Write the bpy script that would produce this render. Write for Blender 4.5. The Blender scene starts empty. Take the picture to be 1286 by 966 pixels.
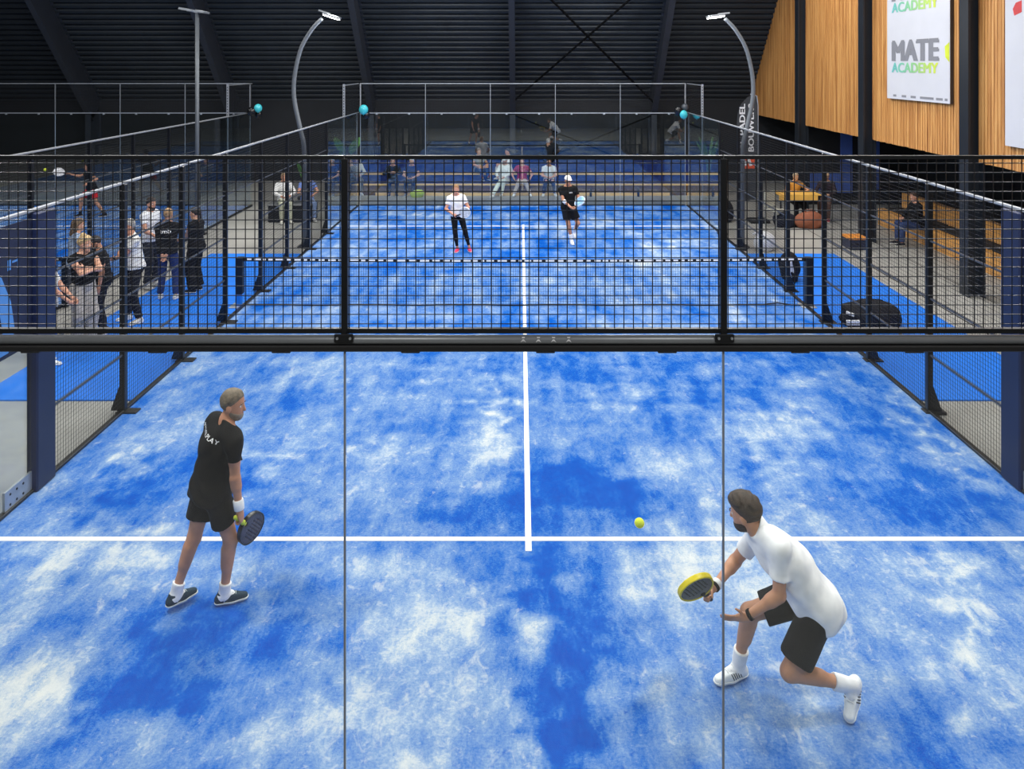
import bpy, math, random
import numpy as np
from mathutils import Vector, Matrix

# ------------------------------------------------------------------ camera, world, lights, exposure
SC = bpy.context.scene
COL = SC.collection
CAM_X, CAM_Y, CAM_Z = -0.0715, -4.146, 4.37
cam_data = bpy.data.cameras.new('camera')
cam = bpy.data.objects.new('camera', cam_data); COL.objects.link(cam)
cam.location = (CAM_X, CAM_Y, CAM_Z)
cam.rotation_euler = (math.radians(90), 0, 0)
cam_data.sensor_width = 36.0
cam_data.lens = 36.0 * 984.6 / 1286.0
cam_data.shift_x = -(653.7 - 643.0) / 1286.0
cam_data.shift_y = -(483.0 - 80.0) / 1286.0
cam_data.clip_start = 0.05; cam_data.clip_end = 200
SC.camera = cam

world = bpy.data.worlds.new('hall_ambient'); SC.world = world
world.use_nodes = True
world.node_tree.nodes['Background'].inputs[0].default_value = (0.80, 0.88, 1.0, 1)
world.node_tree.nodes['Background'].inputs[1].default_value = 0.32

def area(name, loc, size, power, target=None, color=(1, 0.985, 0.96), spread=180):
    L = bpy.data.lights.new(name, 'AREA'); L.shape = 'RECTANGLE'
    L.size, L.size_y = size; L.energy = power; L.color = color
    L.spread = math.radians(spread)
    o = bpy.data.objects.new(name, L); COL.objects.link(o); o.location = loc
    if target is not None:
        o.rotation_euler = (Vector(target) - Vector(loc)).to_track_quat('-Z', 'Y').to_euler()
    return o
# rows of roof luminaires hanging over the courts and walkways
for yy in (1.0, 5.5, 10.0, 14.5, 18.5):
    for xx in ((-2.6, 2.6) if yy > 2 else (-4.4, 4.4)):
        area('roof_luminaire', (xx, yy, 8.3), (1.5, 0.8), 235)
for yy in (6.0, 12.0, 17.0):
    area('roof_luminaire', (-8.5, yy, 8.3), (1.5, 0.8), 190)
    area('roof_luminaire', (6.8, yy, 8.3), (1.2, 0.8), 150)
    area('roof_luminaire', (-14.5, yy, 8.3), (1.5, 0.8), 170)
# the court's own near pair of floodlights, on poles beside the first glass panels
for xx in (-5.0, 5.0):
    area('floodlight_beam', (xx, 2.4, 5.6), (0.5, 0.35), 150, (xx * .3, 4.2, 0))
# fill lamps added behind the camera to brighten the players' near sides
for xx in (-3.2, 3.2):
    area('gallery_fill', (xx, -4.6, 6.8), (1.5, 0.6), 170, (xx * .4, 2.0, .6))
# wide area light aimed at the timber wall
area('wall_washer', (3.5, 13.0, 8.6), (4.0, 0.6), 45, (8.5, 14.0, 4.0), (1, .96, .9), 120)

SC.view_settings.view_transform = 'Standard'
SC.view_settings.look = 'None'
SC.view_settings.exposure = -0.16
SC.view_settings.gamma = 1.0
SC.view_settings.use_curve_mapping = False
SC.cycles.max_bounces = 12
SC.cycles.transparent_max_bounces = 32

random.seed(7)
RNG = np.random.default_rng(7)

# ------------------------------------------------------------------ helpers: materials
def srgb(r, g, b):
    def c(u):
        u = u / 255.0
        return u / 12.92 if u <= 0.04045 else ((u + 0.055) / 1.055) ** 2.4
    return (c(r), c(g), c(b), 1.0)

MATS = {}
def mat(name, rgb, rough=0.6, metal=0.0, var=0.08, scale=8.0, bump=0.0, bscale=60.0, spec=0.5, emit=None, stretch=None, sheen=0.0):
    if name in MATS: return MATS[name]
    m = bpy.data.materials.new(name); m.use_nodes = True
    nt = m.node_tree; N = nt.nodes; L = nt.links
    b = N['Principled BSDF']
    b.inputs['Roughness'].default_value = rough
    b.inputs['Metallic'].default_value = metal
    b.inputs['Specular IOR Level'].default_value = spec
    if sheen: b.inputs['Sheen Weight'].default_value = sheen
    tc = N.new('ShaderNodeTexCoord')
    src = tc.outputs['Object']
    if stretch:
        mp = N.new('ShaderNodeMapping'); mp.inputs['Scale'].default_value = stretch
        L.new(src, mp.inputs['Vector']); src = mp.outputs['Vector']
    nz = N.new('ShaderNodeTexNoise'); nz.inputs['Scale'].default_value = scale; nz.inputs['Detail'].default_value = 4
    L.new(src, nz.inputs['Vector'])
    c = srgb(*rgb)
    rp = N.new('ShaderNodeValToRGB')
    rp.color_ramp.elements[0].position = 0.3; rp.color_ramp.elements[1].position = 0.7
    rp.color_ramp.elements[0].color = tuple(max(0, u * (1 - var)) for u in c[:3]) + (1,)
    rp.color_ramp.elements[1].color = tuple(min(1, u * (1 + var)) for u in c[:3]) + (1,)
    L.new(nz.outputs['Fac'], rp.inputs['Fac']); L.new(rp.outputs['Color'], b.inputs['Base Color'])
    if bump:
        n2 = N.new('ShaderNodeTexNoise'); n2.inputs['Scale'].default_value = bscale; n2.inputs['Detail'].default_value = 3
        L.new(src, n2.inputs['Vector'])
        bp = N.new('ShaderNodeBump'); bp.inputs['Strength'].default_value = bump; bp.inputs['Distance'].default_value = 0.01
        L.new(n2.outputs['Fac'], bp.inputs['Height']); L.new(bp.outputs['Normal'], b.inputs['Normal'])
    if emit:
        b.inputs['Emission Color'].default_value = (1, 0.98, 0.95, 1); b.inputs['Emission Strength'].default_value = emit
    MATS[name] = m
    return m

def fabric(rgb, rough=0.85):
    return mat('fabric_%d_%d_%d' % rgb, rgb, rough, var=0.10, scale=14, bump=0.02, bscale=120, spec=0.25)
def skin(rgb):
    return mat('skin_%d_%d_%d' % rgb, rgb, 0.5, var=0.07, scale=18, bump=0.05, bscale=120, spec=0.4)

def glass_mat(name, tint=(0.93, 0.97, 0.96), boost=1.0):
    if name in MATS: return MATS[name]
    m = bpy.data.materials.new(name); m.use_nodes = True
    nt = m.node_tree; N = nt.nodes; L = nt.links
    N.remove(N['Principled BSDF'])
    out = N['Material Output']
    tr = N.new('ShaderNodeBsdfTransparent'); tr.inputs[0].default_value = tint + (1,)
    gl = N.new('ShaderNodeBsdfGlossy'); gl.inputs['Roughness'].default_value = 0.0
    gl.inputs[0].default_value = (1, 1, 1, 1)
    # Schlick reflectance from the angle of view, the same on both faces of the pane
    lw = N.new('ShaderNodeLayerWeight'); lw.inputs['Blend'].default_value = 0.5
    pw = N.new('ShaderNodeMath'); pw.operation = 'POWER'; pw.inputs[1].default_value = 5.0
    L.new(lw.outputs['Facing'], pw.inputs[0])
    fr = N.new('ShaderNodeMath'); fr.operation = 'MULTIPLY_ADD'; fr.inputs[1].default_value = 0.93; fr.inputs[2].default_value = 0.038
    L.new(pw.outputs[0], fr.inputs[0])
    nz = N.new('ShaderNodeTexNoise'); nz.inputs['Scale'].default_value = 0.6
    tc = N.new('ShaderNodeTexCoord'); L.new(tc.outputs['Object'], nz.inputs['Vector'])
    mr = N.new('ShaderNodeMapRange'); mr.inputs[3].default_value = 0.9 * boost; mr.inputs[4].default_value = 1.1 * boost
    L.new(nz.outputs['Fac'], mr.inputs[0])
    mu = N.new('ShaderNodeMath'); mu.operation = 'MULTIPLY'; mu.use_clamp = True
    L.new(fr.outputs[0], mu.inputs[0]); L.new(mr.outputs[0], mu.inputs[1])
    mx = N.new('ShaderNodeMixShader')
    L.new(mu.outputs[0], mx.inputs[0]); L.new(tr.outputs[0], mx.inputs[1]); L.new(gl.outputs[0], mx.inputs[2])
    L.new(mx.outputs[0], out.inputs[0])
    MATS[name] = m
    return m

# ------------------------------------------------------------------ helpers: objects and mesh builder
WL = {}
def tag(o, label=None, cat=None, group=None, kind=None):
    if label: o['label'] = label
    if cat: o['category'] = cat
    if group: o['group'] = group
    if kind: o['kind'] = kind
    return o
def thing(name, loc, label, cat, group=None, kind=None):
    o = bpy.data.objects.new(name, None); COL.objects.link(o); o.location = loc
    o.empty_display_size = 0.1
    WL[o.name] = Vector(loc)
    return tag(o, label, cat, group, kind)
def link_mesh(name, me, parent=None, loc=(0, 0, 0)):
    o = bpy.data.objects.new(name, me); COL.objects.link(o)
    if parent is not None:
        o.parent = parent
        WL[o.name] = WL[parent.name].copy()
    else:
        o.location = loc; WL[o.name] = Vector(loc)
    return o

class MB:
    def __init__(s): s.v = []; s.f = []
    def add(s, vs, fs):
        n = len(s.v); s.v += [tuple(p) for p in vs]; s.f += [tuple(i + n for i in f) for f in fs]; return s
    def box(s, x0, x1, y0, y1, z0, z1):
        return s.add([(x0, y0, z0), (x1, y0, z0), (x1, y1, z0), (x0, y1, z0), (x0, y0, z1), (x1, y0, z1), (x1, y1, z1), (x0, y1, z1)],
                     [(0, 3, 2, 1), (4, 5, 6, 7), (0, 1, 5, 4), (1, 2, 6, 5), (2, 3, 7, 6), (3, 0, 4, 7)])
    def obox(s, c, ax, ay, az, hx, hy, hz):
        c, ax, ay, az = Vector(c), Vector(ax).normalized() * hx, Vector(ay).normalized() * hy, Vector(az).normalized() * hz
        vs = []
        for k in (-1, 1):
            for (i, j) in ((-1, -1), (1, -1), (1, 1), (-1, 1)):
                vs.append(c + ax * i + ay * j + az * k)
        return s.add(vs, [(0, 3, 2, 1), (4, 5, 6, 7), (0, 1, 5, 4), (1, 2, 6, 5), (2, 3, 7, 6), (3, 0, 4, 7)])
    def bbox(s, x0, x1, y0, y1, z0, z1, r=0.01):
        # box with chamfered edges
        m = []
        for (x, sx) in ((x0, 1), (x1, -1)):
            for (y, sy) in ((y0, 1), (y1, -1)):
                for (z, sz) in ((z0, 1), (z1, -1)):
                    m += [(x, y + sy * r, z + sz * r), (x + sx * r, y, z + sz * r), (x + sx * r, y + sy * r, z)]
        import bmesh
        bm = bmesh.new()
        vs = [bm.verts.new(p) for p in m]
        r_ = bmesh.ops.convex_hull(bm, input=vs)
        bm.verts.index_update()
        pts = [v.co.copy() for v in bm.verts]
        for i, v in enumerate(bm.verts): v.index = i
        fs = [[v.index for v in f.verts] for f in bm.faces]
        bm.free()
        return s.add(pts, fs)
    def tube(s, pts, r, n=8, cap=True):
        pts = [Vector(p) for p in pts]
        rs = r if isinstance(r, (list, tuple)) else [r] * len(pts)
        rings = []
        prev = None
        for i, p in enumerate(pts):
            if i == 0: t = pts[1] - p
            elif i == len(pts) - 1: t = p - pts[i - 1]
            else: t = pts[i + 1] - pts[i - 1]
            t = t.normalized()
            if prev is None:
                a = Vector((0, 0, 1)) if abs(t.z) < 0.9 else Vector((1, 0, 0))
                u = t.cross(a).normalized()
            else:
                u = (prev - t * prev.dot(t)).normalized()
            prev = u; w = t.cross(u)
            rings.append([p + (u * math.cos(2 * math.pi * k / n) + w * math.sin(2 * math.pi * k / n)) * rs[i] for k in range(n)])
        vs = [q for rg in rings for q in rg]; fs = []
        for i in range(len(rings) - 1):
            for k in range(n):
                a, b = i * n + k, i * n + (k + 1) % n
                fs.append((a, b, b + n, a + n))
        if cap:
            fs.append(tuple(range(n - 1, -1, -1))); fs.append(tuple((len(rings) - 1) * n + k for k in range(n)))
        return s.add(vs, fs)
    def sphere(s, c, r, nu=12, nv=8, sc=(1, 1, 1)):
        c = Vector(c); vs = [c + Vector((0, 0, -r * sc[2]))]; fs = []
        for j in range(1, nv):
            ph = -math.pi / 2 + math.pi * j / nv
            for i in range(nu):
                th = 2 * math.pi * i / nu
                vs.append(c + Vector((r * sc[0] * math.cos(ph) * math.cos(th), r * sc[1] * math.cos(ph) * math.sin(th), r * sc[2] * math.sin(ph))))
        vs.append(c + Vector((0, 0, r * sc[2])))
        for i in range(nu):
            fs.append((0, 1 + (i + 1) % nu, 1 + i))
            fs.append((len(vs) - 1, 1 + (nv - 2) * nu + i, 1 + (nv - 2) * nu + (i + 1) % nu))
        for j in range(nv - 2):
            for i in range(nu):
                a = 1 + j * nu + i; b = 1 + j * nu + (i + 1) % nu
                fs.append((a, b, b + nu, a + nu))
        return s.add(vs, fs)
    def prism(s, poly, off):
        # poly: list of 3d points (planar), off: extrusion vector
        n = len(poly); off = Vector(off)
        vs = [Vector(p) for p in poly] + [Vector(p) + off for p in poly]
        fs = [tuple(range(n - 1, -1, -1)), tuple(range(n, 2 * n))] + [(i, (i + 1) % n, n + (i + 1) % n, n + i) for i in range(n)]
        return s.add(vs, fs)
    def wires(s, o, u, v, ul, vl, sp, hw, nrm, off=0.0):
        # wire mesh grid: origin o, unit dirs u, v, lengths, spacing, half thickness; prisms without caps
        o, u, v, nrm = Vector(o), Vector(u), Vector(v), Vector(nrm)
        def bar(a, b, side):
            e = hw * 1.25
            p = [a + side * e, a + nrm * e, a - side * e, a - nrm * e]
            q = [x + (b - a) for x in p]
            s.add(p + q, [(i, (i + 1) % 4, 4 + (i + 1) % 4, 4 + i) for i in range(4)])
        n = int(ul / sp + 1e-6)
        e = (ul - n * sp) / 2
        for i in range(n + 1):
            t = e + i * sp
            if 0.003 < t < ul - 0.003:
                bar(o + u * t + nrm * (2 * hw), o + u * t + v * vl + nrm * (2 * hw), u)
        n = int(vl / sp + 1e-6); e = (vl - n * sp) / 2
        for i in range(n + 1):
            t = e + i * sp
            if 0.003 < t < vl - 0.003:
                bar(o + v * t, o + v * t + u * ul, v)
        return s
    def build(s, name, material, parent=None, smooth=False, loc=None):
        if parent is not None: base = WL[parent.name]
        elif loc is not None: base = Vector(loc)
        else:
            a = np.array([tuple(p) for p in s.v]); base = Vector(((a[:, 0].min() + a[:, 0].max()) / 2, (a[:, 1].min() + a[:, 1].max()) / 2, a[:, 2].min()))
        me = bpy.data.meshes.new(name)
        me.from_pydata([tuple(Vector(p) - base) for p in s.v], [], s.f); me.update()
        me.materials.append(material)
        if smooth:
            me.polygons.foreach_set('use_smooth', [True] * len(me.polygons))
        return link_mesh(name, me, parent, base)

def text_mesh(body, size, offset=0.0, extrude=0.002, spacing=1.0):
    cu = bpy.data.curves.new('txt', 'FONT'); cu.body = body; cu.size = size
    cu.offset = offset; cu.extrude = extrude; cu.space_character = spacing
    cu.resolution_u = 3
    o = bpy.data.objects.new('txt', cu); COL.objects.link(o)
    dg = bpy.context.evaluated_depsgraph_get()
    me = bpy.data.meshes.new_from_object(o.evaluated_get(dg))
    bpy.data.objects.remove(o); bpy.data.curves.remove(cu)
    co = np.empty(len(me.vertices) * 3); me.vertices.foreach_get('co', co); co = co.reshape(-1, 3)
    return me, co
def place_text(body, name, material, origin, right, up, width, height, parent, bold=0.0, extrude=0.003):
    """text stretched into a width x height rectangle whose lower-left corner is origin"""
    me, co = text_mesh(body, 1.0, 0.0, 0.0)
    if bold:
        vs = []; fs = []
        for k, dx in enumerate((-bold, -bold / 2, 0.0, bold / 2, bold)):
            vs += [(x + dx, y + (bold * .35 if k % 2 else -bold * .35), .0006 * k) for x, y, z in co]
            fs += [tuple(i + k * len(co) for i in f.vertices) for f in me.polygons]
        me = bpy.data.meshes.new(name); me.from_pydata(vs, [], fs); co = np.array(vs)
    lo, hi = co.min(0), co.max(0)
    a = (co[:, 0] - lo[0]) / (hi[0] - lo[0]) * width; b = (co[:, 1] - lo[1]) / (hi[1] - lo[1]) * height
    R, U = np.array(right, float), np.array(up, float)
    base = np.array(WL[parent.name]) if parent is not None else np.zeros(3)
    nrm = np.cross(R, U)
    P = np.array(origin, float) + np.outer(a, R) + np.outer(b, U) + nrm * extrude + np.outer(co[:, 2], nrm) - base
    me.vertices.foreach_set('co', P.ravel()); me.update()
    me.materials.clear(); me.materials.append(material)
    me.name = name
    return link_mesh(name, me, parent)

# ------------------------------------------------------------------ helpers: implicit surfaces (bodies, clothes, bags)
def mesh_sdf(fn, lo, hi, h):
    lo = np.array(lo, float); hi = np.array(hi, float)
    B = 8
    nb = np.ceil((hi - lo) / h / B).astype(int) + 1
    n = nb * B
    bi = np.stack(np.meshgrid(*[np.arange(k) for k in nb], indexing='ij'), -1).reshape(-1, 3)
    cen = lo + (bi * B + (B - 1) / 2) * h
    dc = fn(cen)
    act = np.abs(dc) < h * B * 0.866 * 1.35 + 0.012
    g = np.where(dc < 0, -1.0, 1.0).astype(np.float32).reshape(nb)
    G = np.repeat(np.repeat(np.repeat(g, B, 0), B, 1), B, 2)
    loc = np.stack(np.meshgrid(*[np.arange(B)] * 3, indexing='ij'), -1).reshape(-1, 3)
    ab = bi[act]
    idx = (ab[:, None, :] * B + loc[None]).reshape(-1, 3)
    vals = np.empty(len(idx), np.float32)
    CH = 400000
    for s in range(0, len(idx), CH):
        vals[s:s + CH] = fn(lo + idx[s:s + CH] * h)
    G[idx[:, 0], idx[:, 1], idx[:, 2]] = vals
    I = G < 0
    c = [I[a:n[0] - 1 + a, b:n[1] - 1 + b, d:n[2] - 1 + d] for a in (0, 1) for b in (0, 1) for d in (0, 1)]
    al = c[0].copy(); an = c[0].copy()
    for q in c[1:]: al &= q; an |= q
    cell = an & ~al
    ci = np.argwhere(cell)
    if len(ci) == 0: return np.zeros((0, 3)), np.zeros((0, 4), int)
    vid = np.full(cell.shape, -1, np.int32); vid[cell] = np.arange(len(ci))
    cor = np.array([(a, b, d) for a in (0, 1) for b in (0, 1) for d in (0, 1)])
    cv = np.stack([G[ci[:, 0] + a, ci[:, 1] + b, ci[:, 2] + d] for a, b, d in cor], 1)
    acc = np.zeros((len(ci), 3)); cnt = np.zeros(len(ci))
    for i in range(8):
        for j in range(i + 1, 8):
            if np.abs(cor[i] - cor[j]).sum() != 1: continue
            a, b = cv[:, i], cv[:, j]
            m = (a < 0) != (b < 0)
            t = np.where(m, a / np.where(m, a - b, 1), 0)
            acc += m[:, None] * (cor[i] + t[:, None] * (cor[j] - cor[i])); cnt += m
    P = lo + (ci + acc / cnt[:, None]) * h
    Q = []
    for ax in range(3):
        sl0 = [slice(None)] * 3; sl1 = [slice(None)] * 3
        sl0[ax] = slice(0, -1); sl1[ax] = slice(1, None)
        ch = I[tuple(sl0)] != I[tuple(sl1)]
        e = np.argwhere(ch)
        o1, o2 = [k for k in range(3) if k != ax]
        e = e[(e[:, o1] > 0) & (e[:, o2] > 0) & (e[:, o1] < n[o1] - 1) & (e[:, o2] < n[o2] - 1)]
        if len(e) == 0: continue
        ins = I[e[:, 0], e[:, 1], e[:, 2]]
        def v(da, db):
            k = e.copy(); k[:, o1] -= da; k[:, o2] -= db
            return vid[k[:, 0], k[:, 1], k[:, 2]]
        q = np.stack([v(1, 1), v(0, 1), v(0, 0), v(1, 0)], 1)
        flip = ins if ax != 1 else ~ins
        q[~flip] = q[~flip][:, ::-1]
        Q.append(q)
    Q = np.concatenate(Q)
    Q = Q[(Q >= 0).all(1)]
    return P, Q

def sdf_object(name, fn, lo, hi, h, material, parent=None, loc=None, smooth_iter=1):
    P, Q = mesh_sdf(fn, lo, hi, h)
    E = np.concatenate([Q[:, [0, 1]], Q[:, [1, 2]], Q[:, [2, 3]], Q[:, [3, 0]]])
    cnt = np.bincount(E[:, 0], minlength=len(P)) + np.bincount(E[:, 1], minlength=len(P)) + 1e-9
    for _ in range(smooth_iter):
        A_ = np.stack([np.bincount(E[:, 0], P[E[:, 1], k], len(P)) + np.bincount(E[:, 1], P[E[:, 0], k], len(P)) for k in range(3)], 1) / cnt[:, None]
        P = P * .45 + A_ * .55
    base = np.array(WL[parent.name]) if parent is not None else (np.array(loc) if loc is not None else np.array([(P[:, 0].min() + P[:, 0].max()) / 2, (P[:, 1].min() + P[:, 1].max()) / 2, P[:, 2].min()]))
    me = bpy.data.meshes.new(name)
    P = P - base
    me.vertices.add(len(P)); me.vertices.foreach_set('co', P.astype(np.float32).ravel())
    me.loops.add(len(Q) * 4); me.loops.foreach_set('vertex_index', Q.astype(np.int32).ravel())
    me.polygons.add(len(Q)); me.polygons.foreach_set('loop_start', np.arange(0, len(Q) * 4, 4, dtype=np.int32))
    me.polygons.foreach_set('use_smooth', np.ones(len(Q), bool))
    me.update(calc_edges=True)
    me.materials.append(material)
    return link_mesh(name, me, parent, tuple(base))

def nv(a):
    a = np.array(a, float); return a / (np.linalg.norm(a) + 1e-9)
def RCs(p, a, b, ra, rb):
    a = np.asarray(a, float); b = np.asarray(b, float)
    ab = b - a
    t = np.clip(((p - a) @ ab) / (ab @ ab + 1e-9), 0, 1)
    return np.linalg.norm(p - a - t[:, None] * ab, axis=1) - (ra + (rb - ra) * t)
def ELs(p, c, F, r):
    q = (p - np.asarray(c)) @ np.asarray(F).T
    r = np.asarray(r, float)
    k0 = np.linalg.norm(q / r, axis=1); k1 = np.linalg.norm(q / (r * r), axis=1) + 1e-9
    return k0 * (k0 - 1) / k1
def smin(a, b, k):
    h = np.clip(0.5 + 0.5 * (b - a) / k, 0, 1)
    return b + (a - b) * h - k * h * (1 - h)
def smax(a, b, k): return -smin(-a, -b, k)
def HP(p, o, n):   # positive on the side n points to
    return (p - np.asarray(o)) @ np.asarray(n)
def folds(p, amp, f=1.0, seed=0.0):
    """long soft creases running mostly across the cloth"""
    x, y, z = p[:, 0] * f, p[:, 1] * f, p[:, 2] * f
    w = np.sin(6 * x + 5 * y + seed) + np.sin(7 * z - 5 * x + 2 * seed)
    a = np.sin(34 * z + 20 * x - 16 * y + 2.2 * w + seed) * np.clip(.5 + .8 * np.sin(9 * x + 8 * z + 6 * y + seed), 0, 1)
    b = np.sin(-26 * z + 30 * x + 22 * y + 1.8 * w) * np.clip(.3 + .8 * np.sin(11 * z - 7 * x + 3 * seed), 0, 1)
    return amp * (a + .8 * b)
# ------------------------------------------------------------------ the hall and the court (setting)
M_concrete = mat('concrete_floor', (158, 157, 152), 0.55, var=0.12, scale=1.2, bump=0.05, bscale=30)
M_darkmetal = mat('black_powder_coat', (16, 18, 21), 0.38, var=0.10, scale=5)
M_darkmetal2 = mat('anthracite_wire', (30, 32, 36), 0.42, 0.4, var=0.10, scale=5)
M_steel = mat('galvanised_steel', (176, 182, 188), 0.38, 0.6, var=0.12, scale=9)
M_whitemetal = mat('pale_grey_rail', (150, 154, 160), 0.45, 0.2, var=0.06, scale=6)
M_navy = mat('navy_padding', (12, 26, 62), 0.5, var=0.10, scale=3)
M_roof = mat('dark_corrugated_sheet', (47, 54, 62), 0.5, 0.2, var=0.14, scale=1.4)
M_rafter = mat('dark_steel_rafter', (52, 57, 67), 0.5, 0.1, var=0.08, scale=3)
M_blackwall = mat('black_wall_paint', (27, 31, 37), 0.7, var=0.10, scale=2)
M_rail = mat('grey_mesh_rail', (74, 78, 84), 0.4, 0.3, var=.08)
M_white = mat('white_paint', (246, 247, 248), 0.6, var=0.02, scale=20)
M_black = mat('matt_black', (12, 12, 14), 0.6, var=0.15, scale=12)

def court_x(xc): return xc - 5.0, xc + 5.0

# --- ground
m = MB(); m.box(-24, 14, -9, 30, -0.30, -0.02)
floor = m.build('floor', M_concrete, loc=(0, 0, -0.02)); tag(floor, kind='structure')
for k, xx in enumerate((7.52, 8.63)):
    m = MB(); m.box(xx - 0.012, xx + 0.012, 2, 20, -0.0205, -0.0185)
    m.build('floor_joint', M_black, floor)

# --- turf with sand: density attribute on a fine grid
def vnoise(nx, ny, cx, cy, seed):
    r = np.random.default_rng(seed)
    g = r.random((cx + 3, cy + 3))
    x = np.linspace(0, cx, nx); y = np.linspace(0, cy, ny)
    xi = x.astype(int); yi = y.astype(int); fx = x - xi; fy = y - yi
    fx = fx * fx * (3 - 2 * fx); fy = fy * fy * (3 - 2 * fy)
    a = g[np.ix_(xi, yi)]; b = g[np.ix_(xi + 1, yi)]; c = g[np.ix_(xi, yi + 1)]; d = g[np.ix_(xi + 1, yi + 1)]
    fx = fx[:, None]; fy = fy[None]
    return (a * (1 - fx) + b * fx) * (1 - fy) + (c * (1 - fx) + d * fx) * fy
# worn or sand-covered places on the main court: x, y, half sizes, rotation, amount (+ sand, - bare blue)
PATCH = [
    (-2.55, 2.00, .55, .42, 0, -.42), (-2.75, 1.35, .50, .30, 30, -.45), (-2.25, 1.55, .4, .35, 0, -.25), (-2.85, 1.12, .35, .25, 0, -.3), (-1.9, 2.0, .5, .4, 0, -.2),
    (0.60, 4.0, .75, .75, 0, -.42), (-0.45, 3.6, .5, .5, 0, -.36), (0.2, 2.25, .30, .75, 0, -.42), (0.32, 1.35, .22, .55, 0, -.40), (0.95, 3.75, .5, .35, 0, -.30),
    (0.25, 0.95, .25, .4, 0, -.34), (2.0, 4.8, .6, .45, 0, -.20), (1.9, 6.2, .9, .25, 0, -.22), (-3.4, 4.2, .9, .35, 20, -.28), (-4.1, 3.5, .6, .3, 20, -.3),
    (4.2, 5.0, .5, 1.1, 0, -.25), (3.9, 3.6, .5, .8, 0, -.22), (4.3, 2.4, .3, .5, 0, -.2), (0.7, 8.3, 1.1, .7, 0, -.3), (-1.8, 8.9, 1.6, .5, 0, -.15), (3.6, 8.6, .8, .8, 0, -.2),
    (-0.6, 6.4, .5, .8, 0, -.1), (-2.9, 6.0, .8, .7, 0, -.16), (-1.35, 3.0, .35, .5, 0, -.15), (-3.9, 2.0, .5, .5, 0, -.12), (2.6, 1.1, .5, .35, 0, -.2), (3.2, 0.9, .4, .3, 0, -.25), (1.3, 0.75, .4, .3, 0, -.15),
    (-0.55, 1.95, .28, .30, 0, .30), (-0.4, 5.7, .16, 1.6, -6, .36), (-0.55, 4.4, .14, .9, -6, .22), (1.0, 6.35, .9, .22, 0, .30), (0.95, 5.8, .6, .18, 0, .22), (1.5, 4.4, .55, .5, 20, .12),
    (2.4, 4.9, 1.0, .3, -25, .28), (2.9, 5.6, .8, .16, -25, .2), (-3.35, 1.18, .34, .20, 20, .34), (-3.6, 1.75, .25, .2, 0, .22), (-3.0, 4.5, .55, .2, 20, .30), (-2.1, 4.9, .6, .16, 25, .26),
    (-3.5, 3.0, .5, .22, 25, .26), (-4.0, 2.75, .6, .28, 20, .26), (-1.7, 1.1, .5, .22, 0, .26), (-2.0, .75, .6, .2, 0, .2), (3.4, 2.2, .10, .95, 28, .36), (2.75, 4.1, .12, .9, 28, .26),
    (-4.4, 4.35, .12, 1.3, 0, .25), (4.75, 5.0, .10, 1.6, 0, .30), (1.45, 2.6, .5, .25, 0, .16), (1.6, 1.2, .3, .3, 0, .12), (-1.2, 1.4, .25, .45, 0, .18), (-.05, 1.0, .2, .3, 0, .16), (3.1, 1.55, .35, .25, 0, .2), (2.3, 3.3, .5, .35, 0, .2), (0.9, 2.6, .25, .4, 0, .12),
    (3.8, 6.5, .7, .3, -20, .14), (-3.0, 7.4, .5, .4, 0, .12), (2.2, 13.0, 2.0, .2, 0, .12), (3.0, 16.0, 1.0, .3, -30, .25), (2.2, 17.6, 1.5, .2, 0, .2), (-3.2, 18.4, 1.2, .18, 0, .25), (-3.2, 14.5, 1.2, .3, 0, .16), (3.4, 14.6, .8, .3, -30, .25), (-1.6, 11.2, .6, .5, 0, .18), (1.6, 11.2, .8, .5, 0, .12),
    (-.6, 1.9, .8, .9, 0, .20), (-.9, 1.0, .7, .4, 0, .16), (3.0, 2.6, 1.2, 1.8, 0, .16), (2.6, 5.2, 1.6, .8, 0, .12), (-3.5, 1.7, .9, .9, 0, .14), (-.6, 5.2, .5, 1.8, 0, .12), (1.3, 2.5, .8, .7, 0, .14), (1.5, 1.0, .8, .4, 0, .10), (-1.5, 2.7, .7, .4, 0, .12), (-3.8, 2.9, .9, .5, 0, .12), (-2.2, 4.9, 1.2, .8, 0, .07),
    (-1.9, 19.3, 2.5, .35, 0, -.18), (1.5, 19.3, 2.5, .3, 0, -.2), (0.4, 14.2, .4, 1.2, 0, -.12), (-1.0, 16.0, 1.6, .3, 0, -.1), (3.9, 19.2, .6, .4, 0, -.25), (0, 12.0, 2.5, .35, 0, -.12),
]
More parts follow.
